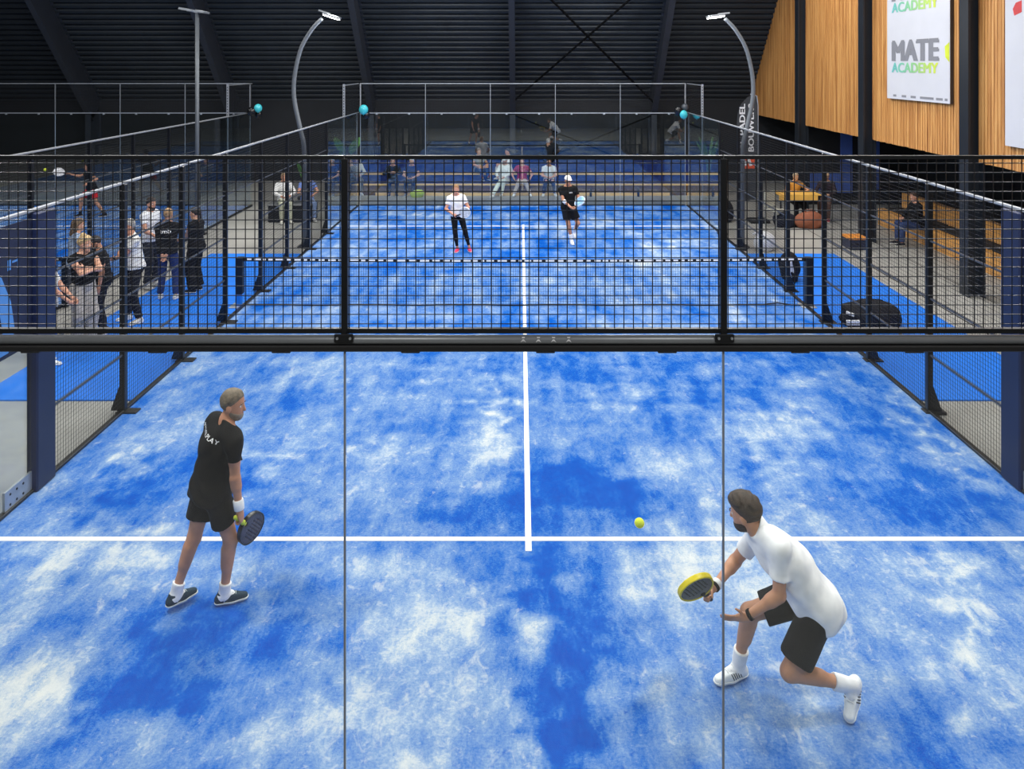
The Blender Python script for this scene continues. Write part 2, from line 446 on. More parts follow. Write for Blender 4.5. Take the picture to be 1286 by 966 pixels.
def turf(name, xc, seed, patches):
    nx, ny = 201, 401
    X = np.linspace(-5.06, 5.06, nx); Y = np.linspace(-0.02, 20.02, ny)
    s = np.zeros((nx, ny))
    for (cx, cy, w) in ((10, 20, .13), (20, 30, .14), (44, 60, .15), (90, 110, .15), (14, 5, .08), (30, 8, .12), (70, 22, .15), (6, 60, .08), (14, 130, .12), (110, 30, .14)):
        s += w * (vnoise(nx, ny, cx, cy, seed + cx * 7 + cy) - 0.5)
    # brush streaks fanning diagonally in the back corners
    gx, gy = np.meshgrid(X, Y, indexing='ij')
    st = vnoise(nx, ny, 60, 6, seed + 3)
    u = (gx * 0.82 + gy * 0.57) * 5; fanr = np.interp(u, np.arange(-80, 80), np.random.default_rng(seed + 9).random(160))
    fanl = np.interp((-gx * 0.82 + gy * 0.57) * 5, np.arange(-80, 80), np.random.default_rng(seed + 11).random(160))
    s += 0.14 * (fanr - 0.5) * np.clip((gx - 1) / 2, 0, 1) * np.clip((7 - np.abs(gy - 4)) / 3, 0, 1)
    s += 0.14 * (fanl - 0.5) * np.clip((-gx - 1) / 2, 0, 1) * np.clip((7 - np.abs(gy - 4)) / 3, 0, 1)
    s = 0.50 + s * 0.95
    # nearer the glass more sand is left lying
    s += 0.035 * np.clip((4 - gy) / 3, 0, 1)
    edge = np.clip((np.abs(gx) - 4.78) / 0.25, 0, 1)
    s += 0.10 * edge * vnoise(nx, ny, 4, 60, seed + 21)
    wob = vnoise(nx, ny, 40, 80, seed + 31) - 0.5; wob2 = vnoise(nx, ny, 40, 80, seed + 33) - 0.5
    wb3 = vnoise(nx, ny, 100, 200, seed + 35) - 0.5; wb4 = vnoise(nx, ny, 100, 200, seed + 37) - 0.5
    for (px, py, rx, ry, a, amt) in patches:
        c, sn = math.cos(math.radians(a)), math.sin(math.radians(a))
        dx, dy = gx + (wob * .5 + wb3 * .3) - px, gy + (wob2 * .5 + wb4 * .3) - py
        q = ((dx * c - dy * sn) / rx) ** 2 + ((dx * sn + dy * c) / ry) ** 2
        s += amt * (.75 if amt > 0 else .66) * np.exp(-q * 1.1)
    V = np.stack([gx.ravel() + xc, gy.ravel(), np.zeros(nx * ny)], 1)
    i = np.arange(nx * ny).reshape(nx, ny)
    F = np.stack([i[:-1, :-1].ravel(), i[1:, :-1].ravel(), i[1:, 1:].ravel(), i[:-1, 1:].ravel()], 1)
    nV = len(V)
    rim = [(-5.06, -0.02), (5.06, -0.02), (5.06, 20.02), (-5.06, 20.02)]
    me = bpy.data.meshes.new(name)
    b = [tuple((x + xc, y, -0.02)) for x, y in rim]
    cidx = [i[0, 0], i[-1, 0], i[-1, -1], i[0, -1]]
    edges = [i[:, 0], i[-1, :], i[::-1, -1], i[0, ::-1]]
    fl = F.tolist()
    for k in range(4):
        fl.append([nV + k, nV + (k + 1) % 4] + [int(q) for q in edges[k][::-1]])
    me.from_pydata([tuple(v) for v in V] + b, [], fl); me.update()
    at = me.attributes.new('sand', 'FLOAT', 'POINT')
    at.data.foreach_set('value', np.concatenate([s.ravel(), np.full(4, .4)]).astype(np.float32))
    me.materials.append(turf_material())
    o = link_mesh(name, me)
    return tag(o, kind='structure')
def turf_material():
    if 'turf' in MATS: return MATS['turf']
    mm = bpy.data.materials.new('sanded_blue_turf'); mm.use_nodes = True
    nt = mm.node_tree; N = nt.nodes; L = nt.links
    b = N['Principled BSDF']; b.inputs['Roughness'].default_value = 0.9; b.inputs['Specular IOR Level'].default_value = 0.05
    at = N.new('ShaderNodeAttribute'); at.attribute_name = 'sand'
    tc = N.new('ShaderNodeTexCoord')
    def noise(scale, st, detail, w, rough=.6, dist=0.0):
        mp = N.new('ShaderNodeMapping'); mp.inputs['Scale'].default_value = st
        L.new(tc.outputs['Object'], mp.inputs['Vector'])
        n = N.new('ShaderNodeTexNoise'); n.inputs['Scale'].default_value = scale; n.inputs['Detail'].default_value = detail; n.inputs['Roughness'].default_value = rough
        n.inputs['Distortion'].default_value = dist
        L.new(mp.outputs[0], n.inputs['Vector'])
        a = N.new('ShaderNodeMath'); a.operation = 'MULTIPLY_ADD'; a.inputs[1].default_value = w; a.inputs[2].default_value = -w / 2
        L.new(n.outputs['Fac'], a.inputs[0]); return a.outputs[0]
    cur = at.outputs['Fac']
    for args in ((3.0, (1, .8, 1), 9, .34, .78, .4), (8, (1, .45, 1), 8, .60, .8, 1.0), (22, (1, .5, 1), 6, .50, .75, .5), (60, (.7, 1, 1), 4, .40), (160, (1, 1, 1), 2, .3)):
        ad = N.new('ShaderNodeMath'); ad.operation = 'ADD'
        L.new(cur, ad.inputs[0]); L.new(noise(*args), ad.inputs[1]); cur = ad.outputs[0]
    rp = N.new('ShaderNodeValToRGB'); cr = rp.color_ramp
    cr.elements[0].position = 0.16; cr.elements[0].color = srgb(0, 76, 178)
    cr.elements[1].position = 1.08 - .08; cr.elements[1].color = srgb(222, 224, 222)
    for pos, c in ((.27, (0, 88, 190)), (.36, (46, 108, 194)), (.50, (92, 134, 200)), (.66, (128, 160, 206)), (.80, (162, 184, 212)), (.90, (194, 205, 215))):
        e = cr.elements.new(pos); e.color = srgb(*c)
    L.new(cur, rp.inputs['Fac'])
    # ragged grains: crisp-edged sand flecks and bare flecks, thicker where the sand lies thicker
    col = rp.outputs['Color']
    for (sc, st, lo, hi, amt, rgb, sgn) in ((5.5, (1, .6, 1), .62, .71, .50, (216, 220, 220), 1), (17, (.8, 1, 1), .61, .70, .45, (212, 218, 222), 1), (6.5, (1, .7, 1), .60, .68, .75, (0, 84, 186), -1), (20, (1, .8, 1), .62, .70, .6, (16, 92, 190), -1)):
        mp = N.new('ShaderNodeMapping'); mp.inputs['Scale'].default_value = st; mp.inputs['Location'].default_value = (sc * 3.1, sc * 1.7, 0)
        L.new(tc.outputs['Object'], mp.inputs['Vector'])
        n = N.new('ShaderNodeTexNoise'); n.inputs['Scale'].default_value = sc; n.inputs['Detail'].default_value = 8; n.inputs['Roughness'].default_value = .72; n.inputs['Distortion'].default_value = .5
        L.new(mp.outputs[0], n.inputs['Vector'])
        ma = N.new('ShaderNodeMath'); ma.operation = 'MULTIPLY_ADD'; ma.inputs[1].default_value = .34 * sgn; ma.inputs[2].default_value = -.16 * sgn
        L.new(at.outputs['Fac'], ma.inputs[0])
        ad = N.new('ShaderNodeMath'); ad.operation = 'ADD'; L.new(n.outputs['Fac'], ad.inputs[0]); L.new(ma.outputs[0], ad.inputs[1])
        mr = N.new('ShaderNodeMapRange'); mr.inputs[1].default_value = lo; mr.inputs[2].default_value = hi; mr.inputs[4].default_value = amt; L.new(ad.outputs[0], mr.inputs[0])
        mx = N.new('ShaderNodeMix'); mx.data_type = 'RGBA'; L.new(mr.outputs[0], mx.inputs[0]); L.new(col, mx.inputs[6]); mx.inputs[7].default_value = srgb(*rgb)
        col = mx.outputs[2]
    hs = N.new('ShaderNodeHueSaturation'); hs.inputs['Value'].default_value = .85; hs.inputs['Saturation'].default_value = 1.02
    L.new(col, hs.inputs['Color']); L.new(hs.outputs[0], b.inputs['Base Color'])
    n2 = N.new('ShaderNodeTexNoise'); n2.inputs['Scale'].default_value = 180
    L.new(tc.outputs['Object'], n2.inputs['Vector'])
    bp = N.new('ShaderNodeBump'); bp.inputs['Strength'].default_value = 0.3; bp.inputs['Distance'].default_value = 0.01
    L.new(n2.outputs['Fac'], bp.inputs['Height']); L.new(bp.outputs['Normal'], b.inputs['Normal'])
    MATS['turf'] = mm
    return mm
court = turf('court_turf', 0.0, 11, PATCH)
court2 = turf('neighbouring_court_turf', -13.4, 57, [(4.0, 17, 2, 2, 0, -.1), (4.2, 10, 1, 3, 0, -.15)])
M_line = mat('white_line', (248, 249, 250), 0.75, var=0.03, scale=40, bump=0.1, bscale=150)
for xc, par in ((0.0, court), (-13.4, court2)):
    for (x0, x1, y0, y1) in ((-5.03, 5.03, 3.03, 3.09), (-5.03, 5.03, 16.91, 16.97), (-.028, .028, 2.88, 17.1)):
        z = 0.003 if x1 - x0 > 1 else 0.004
        MB().box(xc + x0, xc + x1, y0, y1, 0.0005, z).build('court_line', M_line, par)

M_blue = mat('bright_blue_rubber', (0, 116, 226), 0.6, var=0.06, scale=3, bump=0.05, bscale=90)
tag(MB().box(5.12, 7.14, 6.05, 13.9, -0.02, -0.002).build('blue_walkway', M_blue), kind='structure')
tag(MB().box(-7.2, -5.12, 6.05, 13.9, -0.02, -0.002).build('blue_walkway', M_blue), kind='structure')

# --- sloping corrugated roof and end wall behind the courts
SL = math.radians(48.0); EY, EZ = 24.5, 2.48
sd = Vector((0, -math.cos(SL), math.sin(SL))); sn = Vector((0, -math.sin(SL), -math.cos(SL)))   # along slope, inward normal
def slope(x, t, off=0.0): return Vector((x, EY, EZ)) + sd * t + sn * off
def corrugated():
    mb = MB(); x0, x1 = -24, 13.5; t = -0.95; P = []
    pitch = 0.235
    while t < 13.0:
        for (dt, o) in ((0, -1.0), (0.05, -0.90), (0.15, -0.90), (0.20, -1.0)):
            P.append((t + dt, o))
        t += pitch
    vs = []; fs = []
    for (tt, o) in P: vs += [slope(x0, tt, o), slope(x1, tt, o)]
    for i in range(len(P) - 1): fs.append((2 * i, 2 * i + 1, 2 * i + 3, 2 * i + 2))
    mb.add(vs, fs)
    n = len(vs)
    # outer skin so the sheet has thickness
    a, b, c, d = slope(x0, P[0][0], -1.08), slope(x1, P[0][0], -1.08), slope(x1, P[-1][0], -1.08), slope(x0, P[-1][0], -1.08)
    mb.add([a, b, c, d], [(0, 1, 2, 3)])
    return mb
ceil = corrugated().build('ceiling', M_roof, loc=(0, 0, 0)); tag(ceil, kind='structure')
top = slope(0, 13.0, -1.0)
MB().box(-24, 13.5, -9, top.y + .3, top.z - .02, top.z + .1).build('roof_deck', M_roof, ceil)
RX = [-0.36 + 5.17 * k for k in range(-4, 3)]
wall_back = MB().box(-24, 13.5, EY + 0.75, EY + 0.95, -0.02, 3.2).build('wall_back', M_blackwall); tag(wall_back, kind='structure')
for x in RX[:-1]:
    mb = MB()
    c = slope(x, 6.0, -0.45)
    # flange facing the hall, web, outer flange
    mb.obox(slope(x, 6.3, -0.01), (1, 0, 0), sd, sn, 0.10, 6.6, 0.012)
    mb.obox(slope(x, 6.3, -0.47), (1, 0, 0), sd, sn, 0.012, 6.6, 0.45)
    mb.obox(slope(x, 6.3, -0.92), (1, 0, 0), sd, sn, 0.10, 6.6, 0.012)
    mb.build('rafter', M_rafter, ceil)
    mb = MB(); mb.box(x - .1, x + .1, EY - .02, EY + .02, -0.02, EZ + .1).box(x - .012, x + .012, EY, EY + .75, -0.02, EZ + .1).box(x - .1, x + .1, EY + .70, EY + .74, -.02, EZ + .1)
    mb.build('column', M_rafter, wall_back)
# wind bracing rods between two rafters and between two columns
M_brace = mat('black_bracing', (14, 15, 17), .9, var=.1, spec=.1)
xa, xb = RX[4], RX[5]
for (p, q) in ((slope(xa, 6.5, -.5), slope(xb, 0.2, -.5)), (slope(xb, 6.5, -.5), slope(xa, 0.2, -.5))):
    MB().tube([p, q], 0.04, 8).build('bracing_rod', M_brace, ceil)
for (p, q) in ((Vector((xa, EY + .1, 2.5)), Vector((xb, EY + .1, 0.4))), (Vector((xb, EY + .1, 2.5)), Vector((xa, EY + .1, 0.4)))):
    MB().tube([p, q], 0.03, 8).build('bracing_rod', M_brace, wall_back)

# --- timber-clad wall on the right, with steel columns, dark recess below
def wood_mat():
    mm = bpy.data.materials.new('oiled_timber_slats'); mm.use_nodes = True
    nt = mm.node_tree; N = nt.nodes; L = nt.links; b = N['Principled BSDF']; b.inputs['Roughness'].default_value = 0.55
    tc = N.new('ShaderNodeTexCoord')
    mp = N.new('ShaderNodeMapping'); mp.inputs['Scale'].default_value = (1, 9.0, .25); L.new(tc.outputs['Object'], mp.inputs[0])
    n = N.new('ShaderNodeTexNoise'); n.inputs['Scale'].default_value = 1.6; n.inputs['Detail'].default_value = 5; L.new(mp.outputs[0], n.inputs['Vector'])
    mp2 = N.new('ShaderNodeMapping'); mp2.inputs['Scale'].default_value = (1, 40.0, 1.2); L.new(tc.outputs['Object'], mp2.inputs[0])
    n2 = N.new('ShaderNodeTexNoise'); n2.inputs['Scale'].default_value = 1.5; n2.inputs['Detail'].default_value = 6; L.new(mp2.outputs[0], n2.inputs['Vector'])
    ad = N.new('ShaderNodeMath'); ad.operation = 'MULTIPLY_ADD'; ad.inputs[1].default_value = .45; L.new(n2.outputs['Fac'], ad.inputs[0]); L.new(n.outputs['Fac'], ad.inputs[2])
    rp = N.new('ShaderNodeValToRGB'); cr = rp.color_ramp
    cr.elements[0].position = .5; cr.elements[0].color = srgb(140, 88, 44); cr.elements[1].position = .95; cr.elements[1].color = srgb(226, 172, 104)
    e = cr.elements.new(.7); e.color = srgb(196, 138, 76)
    L.new(ad.outputs[0], rp.inputs['Fac']); L.new(rp.outputs['Color'], b.inputs['Base Color'])
    return mm
M_slat = wood_mat()
M_backing = mat('timber_backing', (104, 62, 30), .7, var=.15, scale=4)
wall_right = MB().box(8.60, 8.75, -2, EY + 1.2, 2.55, 10.5).build('wall_right', M_backing); tag(wall_right, kind='structure')
CY = [-3.15 + 4.45 * k for k in range(1, 6)]    # column positions along the wall
CY = [1.80, 6.25, 10.70, 15.20, 19.70]
seg = [-1.9] + CY + [EY + 1.1]
for k in range(len(seg) - 1):
    mb = MB(); y = seg[k] + .17
    while y < seg[k + 1] - .17:
        w = 0.082
        top_z = 10.4
        mb.box(8.545, 8.60, y, y + w, 2.50 + random.uniform(0, .012), top_z); y += 0.1
    s = mb.build('timber_slats', M_slat, wall_right); s['kind'] = 'stuff'
M_col = mat('blue_grey_column', (34, 40, 48), .45, .2, var=.08, scale=3)
for y in CY:
    mb = MB()
    mb.box(8.32, 8.36, y - .15, y + .15, -.02, 10.4)  .box(8.36, 8.62, y - .015, y + .015, -.02, 10.4).box(8.60, 8.64, y - .15, y + .15, -.02, 2.55)
    mb.build('steel_column', M_col, wall_right)
wall_far_right = MB().box(12.2, 12.4, -2, EY + .7, -.02, 3.2).build('wall_recess', M_blackwall); tag(wall_far_right, kind='structure')
MB().box(8.75, 12.2, -2, EY + .7, 2.60, 2.75).build('soffit', M_blackwall, wall_far_right)
M_bluewall = mat('blue_painted_wall', (78, 110, 196), .55, var=.08, scale=2)
wall_blue = MB().box(8.9, 12.2, 20.3, 20.5, -.02, 2.6).build('wall_blue', M_blackwall); tag(wall_blue, kind='structure')
for (x0, x1, z0, z1) in ((8.95, 9.95, .35, .95), (9.9, 10.25, .35, 2.55), (10.55, 11.1, .45, 2.55)):
    MB().box(x0, x1, 20.24, 20.30, z0, z1).build('blue_panel', M_bluewall, wall_blue)
wall_left = MB().box(-24.2, -24, -9, EY + 1, -.02, 12).build('wall_left', M_blackwall); tag(wall_left, kind='structure')
wall_near = MB().box(-24, 14, -9.2, -9, -.02, 12).build('wall_near', M_blackwall); tag(wall_near, kind='structure')
tag(MB().box(13.5, 13.7, -9, EY + 1, -.02, 12).build('wall_side', M_blackwall), kind='structure')

# ------------------------------------------------------------------ padel cages
G_near = glass_mat('court_glass', (0.955, 0.975, 0.975), 1.0)
G_far = glass_mat('court_glass_back', (0.90, 0.94, 0.94), 1.9)
def end_wall_near():
    t = thing('glass_back_wall', (0, 0, 0), 'glass wall with black wire mesh and round beam on top, nearest to the viewer', 'court wall')
    xs = [-5, -3, -1, 1, 3, 5]
    for i in range(5):
        MB().box(xs[i] + .006, xs[i + 1] - .006, -.006, .006, .03, 2.875).build('glass_pane', G_near, t)
    for x in xs[1:-1]:
        MB().box(x - .0055, x + .0055, -.007, .007, .03, 2.86).build('joint_seal', mat('joint_silicone', (120, 128, 140), .4, var=.03), t)
    MB().box(-5.05, 5.05, -.03, .03, 0, .032).build('base_rail', M_darkmetal, t)
    MB().bbox(-5.08, 5.08, -.036, .030, 2.857, 2.889, .006).build('clamp_profile', M_black, t)
    MB().tube([(-5.1, -.002, 2.912), (5.1, -.002, 2.912)], .0245, 16).build('round_beam', mat('satin_dark_tube', (120, 124, 128), .36, .25, var=.06, scale=4), t, True)
    for x in (-4, -2.65, -1.98, -1.33, -.65, .06, .7, 1.4, 2.0, 2.7, 4):
        MB().bbox(x - .05, x + .05, -.03, .026, 2.848, 2.858, .004).build('glass_clamp', M_black, t)
    for i in range(5):
        f = MB(); a, b = xs[i] + .003, xs[i + 1] - .003
        f.box(a, b, -.014, .014, 2.947, 2.972).box(a, b, -.014, .014, 3.866, 3.885)
        fr = f.build('mesh_frame', M_darkmetal, t)
        w = MB().wires((a, 0, 2.972), (1, 0, 0), (0, 0, 1), b - a, .894, .05, .0022, (0, -1, 0)).build('wire_mesh', M_darkmetal2, fr, True); w['kind'] = 'stuff'
    for x in xs:
        p = MB().bbox(x - .017, x + .017, -.022, .022, 2.90, 3.87, .004).build('post', M_darkmetal, t)
        br = MB().bbox(x - .05, x + .05, -.036, -.022, 2.905, 2.95, .004).build('bracket', M_darkmetal, p)
        for dx in (-.032, .036):
            MB().tube([(x + dx, -.036, 2.93), (x + dx, -.044, 2.93)], .007, 8).build('bolt', M_steel, p)
    for k in range(4):
        x = -.057 + .0795 * k
        mb = MB()
        mb.add([(x - .009, -.0285, 2.935), (x + .009, -.0285, 2.935), (x + .007, -.0275, 2.927), (x - .007, -.0275, 2.927)], [(3, 2, 1, 0), (0, 1, 2, 3)])
        mb.add([(x - .004, -.0275, 2.921), (x + .004, -.0275, 2.921), (x + .015, -.0285, 2.906), (x + .004, -.0285, 2.912), (x - .004, -.0285, 2.912), (x - .015, -.0285, 2.906)], [(0, 5, 4, 3, 2, 1), (0, 1, 2, 3, 4, 5)])
        mb.build('printed_mark', M_white, t)
    return t
end_wall_near()

def end_wall_far(xc, label):
    t = thing('glass_back_wall', (xc, 20, 0), label, 'court wall')
    xs = [xc - 5 + 2 * i for i in range(6)]
    for i in range(5):
        MB().box(xs[i] + .01, xs[i + 1] - .01, 19.994, 20.006, .03, 2.83).build('glass_pane', G_far, t)
        f = MB(); a, b = xs[i] + .01, xs[i + 1] - .01
        f.box(a, b, 19.985, 20.015, 2.835, 2.865).box(a, b, 19.985, 20.015, 3.745, 3.77)
        fr = f.build('mesh_frame', M_steel, t)
        w = MB().wires((a, 20, 2.865), (1, 0, 0), (0, 0, 1), b - a, .88, .05, .002, (0, -1, 0)).build('wire_mesh', M_darkmetal2, fr, True); w['kind'] = 'stuff'
    MB().box(xs[0], xs[-1], 19.97, 20.03, 0, .032).build('base_rail', M_darkmetal, t)
    for i, x in enumerate(xs):
        e = .018 if i in (0, 5) else .008
        MB().box(x - e, x + e, 19.985, 20.02, 2.8, 3.77).build('post', M_whitemetal if i in (0, 5) else M_steel, t)
        MB().box(x - .006, x + .006, 19.99, 20.012, .03, 2.8).build('joint_seal', mat('pale_joint', (150, 165, 180), .4, var=.03), t)
    for i in range(5):
        for dx in (.5, 1.5):
            MB().bbox(xs[i] + dx - .03, xs[i] + dx + .03, 19.97, 19.99, 2.80, 2.835, .004).build('glass_clamp', M_steel, t)
    return t
end_wall_far(0.0, 'glass wall with pale-framed wire mesh on top, behind the two far players')
end_wall_far(-13.4, 'glass wall with wire mesh closing the far end of the neighbouring court on the left')

POSTS = [5.7, 7.4, 9.1, 10.9, 12.6, 14.3]
RAILS = [.72, 1.43, 2.15]
M_top = {}
def side_wall(x, s, label, near=True, navy=True):
    """s: +1 when the outside of the court is at +x"""
    t = thing('side_fence', (x, 10, 0), label, 'fence')
    H = 2.87; o = x + s * .03
    # glass ends
    for (y0, y1) in ((0.02, 2.0), (2.0, 3.84), (16.05, 18.0), (18.0, 19.98)):
        if not near and y1 < 5: continue
        MB().box(o - .006, o + .006, y0 + .006, y1 - .006, .03, H - .02).build('glass_pane', G_far if y0 > 10 else G_near, t)
    for y in ((2.0, 18.0) if near else (18.0,)):
        MB().box(o - .007, o + .007, y - .006, y + .006, .03, H).build('joint_seal', mat('pale_joint', (150, 165, 180), .4, var=.03), t)
    MB().bbox(o - .03, o + .03, 0.0 if near else 4.0, 19.98, 0, .035, .005).build('base_rail', M_darkmetal, t)
    MB().bbox(o - .02, o + .02, 0.0 if near else 4.0, 18.0, H - .012, H + .02, .006).build('top_rail', M_whitemetal, t)
    # stepped mesh over the end panel
    for (ya, yb, ye) in (((18.0, 20.0, 18.0), (0.0, 2.0, 2.0)) if near else ((18.0, 20.0, 18.0),)):
        fr = MB().box(o - .012, o + .012, ya, yb, 2.86, 2.885).box(o - .012, o + .012, ya, yb, 3.745, 3.77).build('mesh_frame', M_steel, t)
        w = MB().wires((o, ya, 2.885), (0, 1, 0), (0, 0, 1), yb - ya, .86, .05, .002, (s, 0, 0)).build('wire_mesh', M_darkmetal2, fr, True); w['kind'] = 'stuff'
        p = MB().box(o - .03, o + .03, ye - .02, ye + .02, 2.86, 3.79).build('step_post', M_whitemetal, t)
        h = MB()
        for k in range(11):
            h.obox((o, ye - .021, 2.92 + k * .078), (1, 0, 0), (0, 1, 0), (0, 0, 1), .012, .002, .016)
        h.build('slots', M_black, p)['kind'] = 'stuff'
    # mesh bays
    ys = [4.0] + POSTS + [16.0]
    for i in range(len(ys) - 1):
        a, b = ys[i] + .03, ys[i + 1] - .03
        door = (ys[i] == 9.1)
        rows = [0.035] + RAILS + [H - .012]
        r0 = 3 if door else 0
        rl = MB()
        for z in (RAILS[2:] if door else RAILS):
            rl.box(o - .010, o + .010, a, b, z - .010, z + .010)
        fr = rl.build('mesh_rail', M_rail, t)
        w = MB().wires((o, a, rows[r0]), (0, 1, 0), (0, 0, 1), b - a, rows[-1] - rows[r0], .05, .0019, (-s, 0, 0)).build('wire_mesh', M_darkmetal2, fr, True); w['kind'] = 'stuff'
    for y in POSTS + [16.0]:
        p = MB().bbox(o - .035, o + .035, y - .035, y + .035, 0, H - .012, .006).build('post', M_darkmetal, t)
        g = MB().prism([(o + s * .03, y - .02, .02), (o + s * .15, y - .02, .02), (o + s * .03, y - .02, .36)], (0, .04, 0)).build('gusset', M_darkmetal, p)
        MB().bbox(o - .07, o + .19, y - .07, y + .07, -.019, .018, .004).build('foot_plate', M_darkmetal, p)
    if navy:
        MB().bbox(o - .05, o + .07, 3.84, 4.16, 0, H - .02, .015).build('padded_post', M_navy, t)
    else:
        MB().bbox(o - .04, o + .04, 3.96, 4.04, 0, H - .02, .008).build('post', M_darkmetal, t)
    # bolts along the top rail
    b = MB(); y = 4.4 if not near else .5
    while y < 17.8:
        b.tube([(o, y, H + .02), (o, y, H + .028)], .009, 6); y += 0.42
    w = b.build('rail_bolts', M_black, t); w['kind'] = 'stuff'
    return t
fl = side_wall(-5.03, -1, 'black wire mesh side fence with pale top rail on the left of the main court')
fr_ = side_wall(5.03, 1, 'black wire mesh side fence with pale top rail on the right of the main court')
side_wall(-8.37, 1, 'mesh side fence of the neighbouring court, beyond the group standing on the left', near=False, navy=False)
for (x, y0, y1, s) in ((-5.06, 4.0, 4.0, -1),):
    pass
# screw plates at the foot of the glass beside the padded posts
for (par, o, s) in ((fl, -5.06, -1), (fr_, 5.06, 1)):
    pl = MB().box(o - .012, o + .012, 3.42, 3.84, .03, .22).build('steel_plate', M_steel, par)
    for yy in (3.5, 3.6, 3.7):
        for zz in (.07, .17):
            MB().tube([(o - .016, yy, zz), (o + .016, yy, zz)], .012, 8).build('bolt', M_black, pl)

# navy panels on the side glass by the padded posts; left one paints a reflection
M_navy2 = mat('panel_navy', (9, 20, 50), .55, var=.12, scale=2)
M_lblue = mat('panel_light_blue', (70, 128, 196), .55, var=.08, scale=4)
M_pink = mat('pink_print', (214, 60, 120), .55, var=.05)
M_grey = mat('grey_print', (180, 190, 205), .55, var=.05)
t = thing('navy_panel', (-5.04, 3.0, 1.5), 'painted reflection, navy with pale blue curve, on the glass, left edge of the picture', 'panel')
MB().box(-5.050, -5.044, 2.1, 3.84, 1.52, 2.80).build('cloth', M_navy2, t)
MB().prism([(-5.043, 3.30, 1.56), (-5.043, 3.46, 1.56), (-5.043, 3.56, 1.75), (-5.043, 3.50, 2.05), (-5.043, 3.36, 2.32), (-5.043, 3.2, 2.4), (-5.043, 3.2, 2.15), (-5.043, 3.34, 1.95), (-5.043, 3.38, 1.78)], (.002, 0, 0)).build('pale_curve', M_lblue, t)  # pale blue painted in for the view mirrored by the side glass
for (y, z, w, h) in ((3.45, 2.36, .05, .10), (3.52, 2.42, .08, .02), (3.60, 2.35, .012, .1)):
    MB().box(-5.043, -5.041, y, y + w, z, z + h).build('printed_mark', M_lblue, t)
t = thing('navy_panel', (5.04, 3.0, 1.5), 'navy panel with pink mark on the glass, right edge of the picture', 'panel')
MB().box(5.044, 5.050, 2.1, 3.84, 1.52, 2.80).build('cloth', M_navy2, t)
MB().box(5.041, 5.043, 3.70, 3.80, 2.30, 2.42).build('printed_mark', M_pink, t)
MB().prism([(5.043, 3.80, 2.74), (5.043, 3.7, 2.45), (5.043, 3.6, 2.5), (5.043, 3.7, 2.74)], (-.002, 0, 0)).build('pale_curve', M_lblue, t)

# ------------------------------------------------------------------ nets
def net(xc, label, detail=True):
    t = thing('padel_net', (xc, 10, 0), label, 'net')
    for s in (-1, 1):
        x = xc + s * 5.13
        if xc == 0:
            p = MB().bbox(x - .06, x + .06, 9.94, 10.06, 0 if s > 0 else .22, .88, .01).build('net_post', M_darkmetal, t)
            if s < 0: MB().bbox(x - .06, x + .03, 9.95, 10.05, 0, .22, .008).build('post_sleeve', M_blue, p)
            MB().bbox(x - .16, x + .10, 9.85, 10.15, -.004, .012, .004).build('foot_plate', M_steel, p)
        else:
            MB().bbox(x - .06, x + .06, 9.94, 10.06, 0, .88, .01).build('net_post', M_darkmetal, t)
    def sag(u): return .865 - .03 * (1 - (u / 5.07) ** 2)
    n = 24
    tp = [(xc - 5.07 + 10.14 * i / n, sag(-5.07 + 10.14 * i / n)) for i in range(n + 1)]
    mb = MB(); vs = []; fs = []
    for (x, z) in tp: vs += [(x, 9.990, z - .055), (x, 10.010, z - .055), (x, 10.012, z), (x, 9.988, z)]
    for i in range(n):
        for k in range(4): fs.append((4 * i + k, 4 * i + (k + 1) % 4, 4 * i + 4 + (k + 1) % 4, 4 * i + 4 + k))
    band = mb.add(vs, fs).build('net_band', M_black, t)
    g = MB(); x = -5.0; r = random.Random(3)
    while x < 4.95:
        w = r.uniform(.05, .17); z = sag(x + w / 2)
        g.box(xc + x, xc + x + w, 9.984, 9.988, z - .030 - r.uniform(0, .008), z - .006); x += w + r.uniform(.035, .07)
    k = g.build('printed_lettering', M_white, band); k['kind'] = 'stuff'
    mb = MB().wires((xc - 5.07, 10, .03), (1, 0, 0), (0, 0, 1), 10.14, .775, .045, .0014, (0, -1, 0))
    w = mb.build('net_cord', mat('net_cord', (20, 24, 34), .7), t); w['kind'] = 'stuff'
    pts = [(xc - 5.07 + 10.14 * i / 40, 9.99, .022 + .006 * math.sin(i * .9) + (.035 if i == 38 else 0)) for i in range(41)]
    MB().tube(pts, .012, 6).build('bottom_cord', M_black, t)
    return t
net(0.0, 'black padel net with lettered band stretched across the main court')
net(-13.4, 'padel net of the neighbouring court on the left', False)
# ------------------------------------------------------------------ people
def frame(up, right):
    up = nv(up); right = nv(np.array(right) - up * np.dot(up, right)); return np.array([right, np.cross(up, right), up])   # rows: right, forward, up
def ik(a, b, l1, l2, pole):
    a, b = np.array(a, float), np.array(b, float); d = b - a; L = np.linalg.norm(d)
    mx = (l1 + l2) * .998
    if L > mx: b = a + d / L * mx; d = b - a; L = mx
    u = d / L; x = (l1 * l1 - l2 * l2 + L * L) / (2 * L)
    y = math.sqrt(max(l1 * l1 - x * x, 0)); p = np.array(pole, float); p = p - u * np.dot(p, u)
    return a + u * x + nv(p) * y, b
M_eyew = mat('eye_white', (232, 230, 226), .3, var=.02)
M_eyed = mat('eye_dark', (38, 26, 20), .2, var=.05)
M_lip = mat('lips', (172, 96, 88), .5, var=.05)

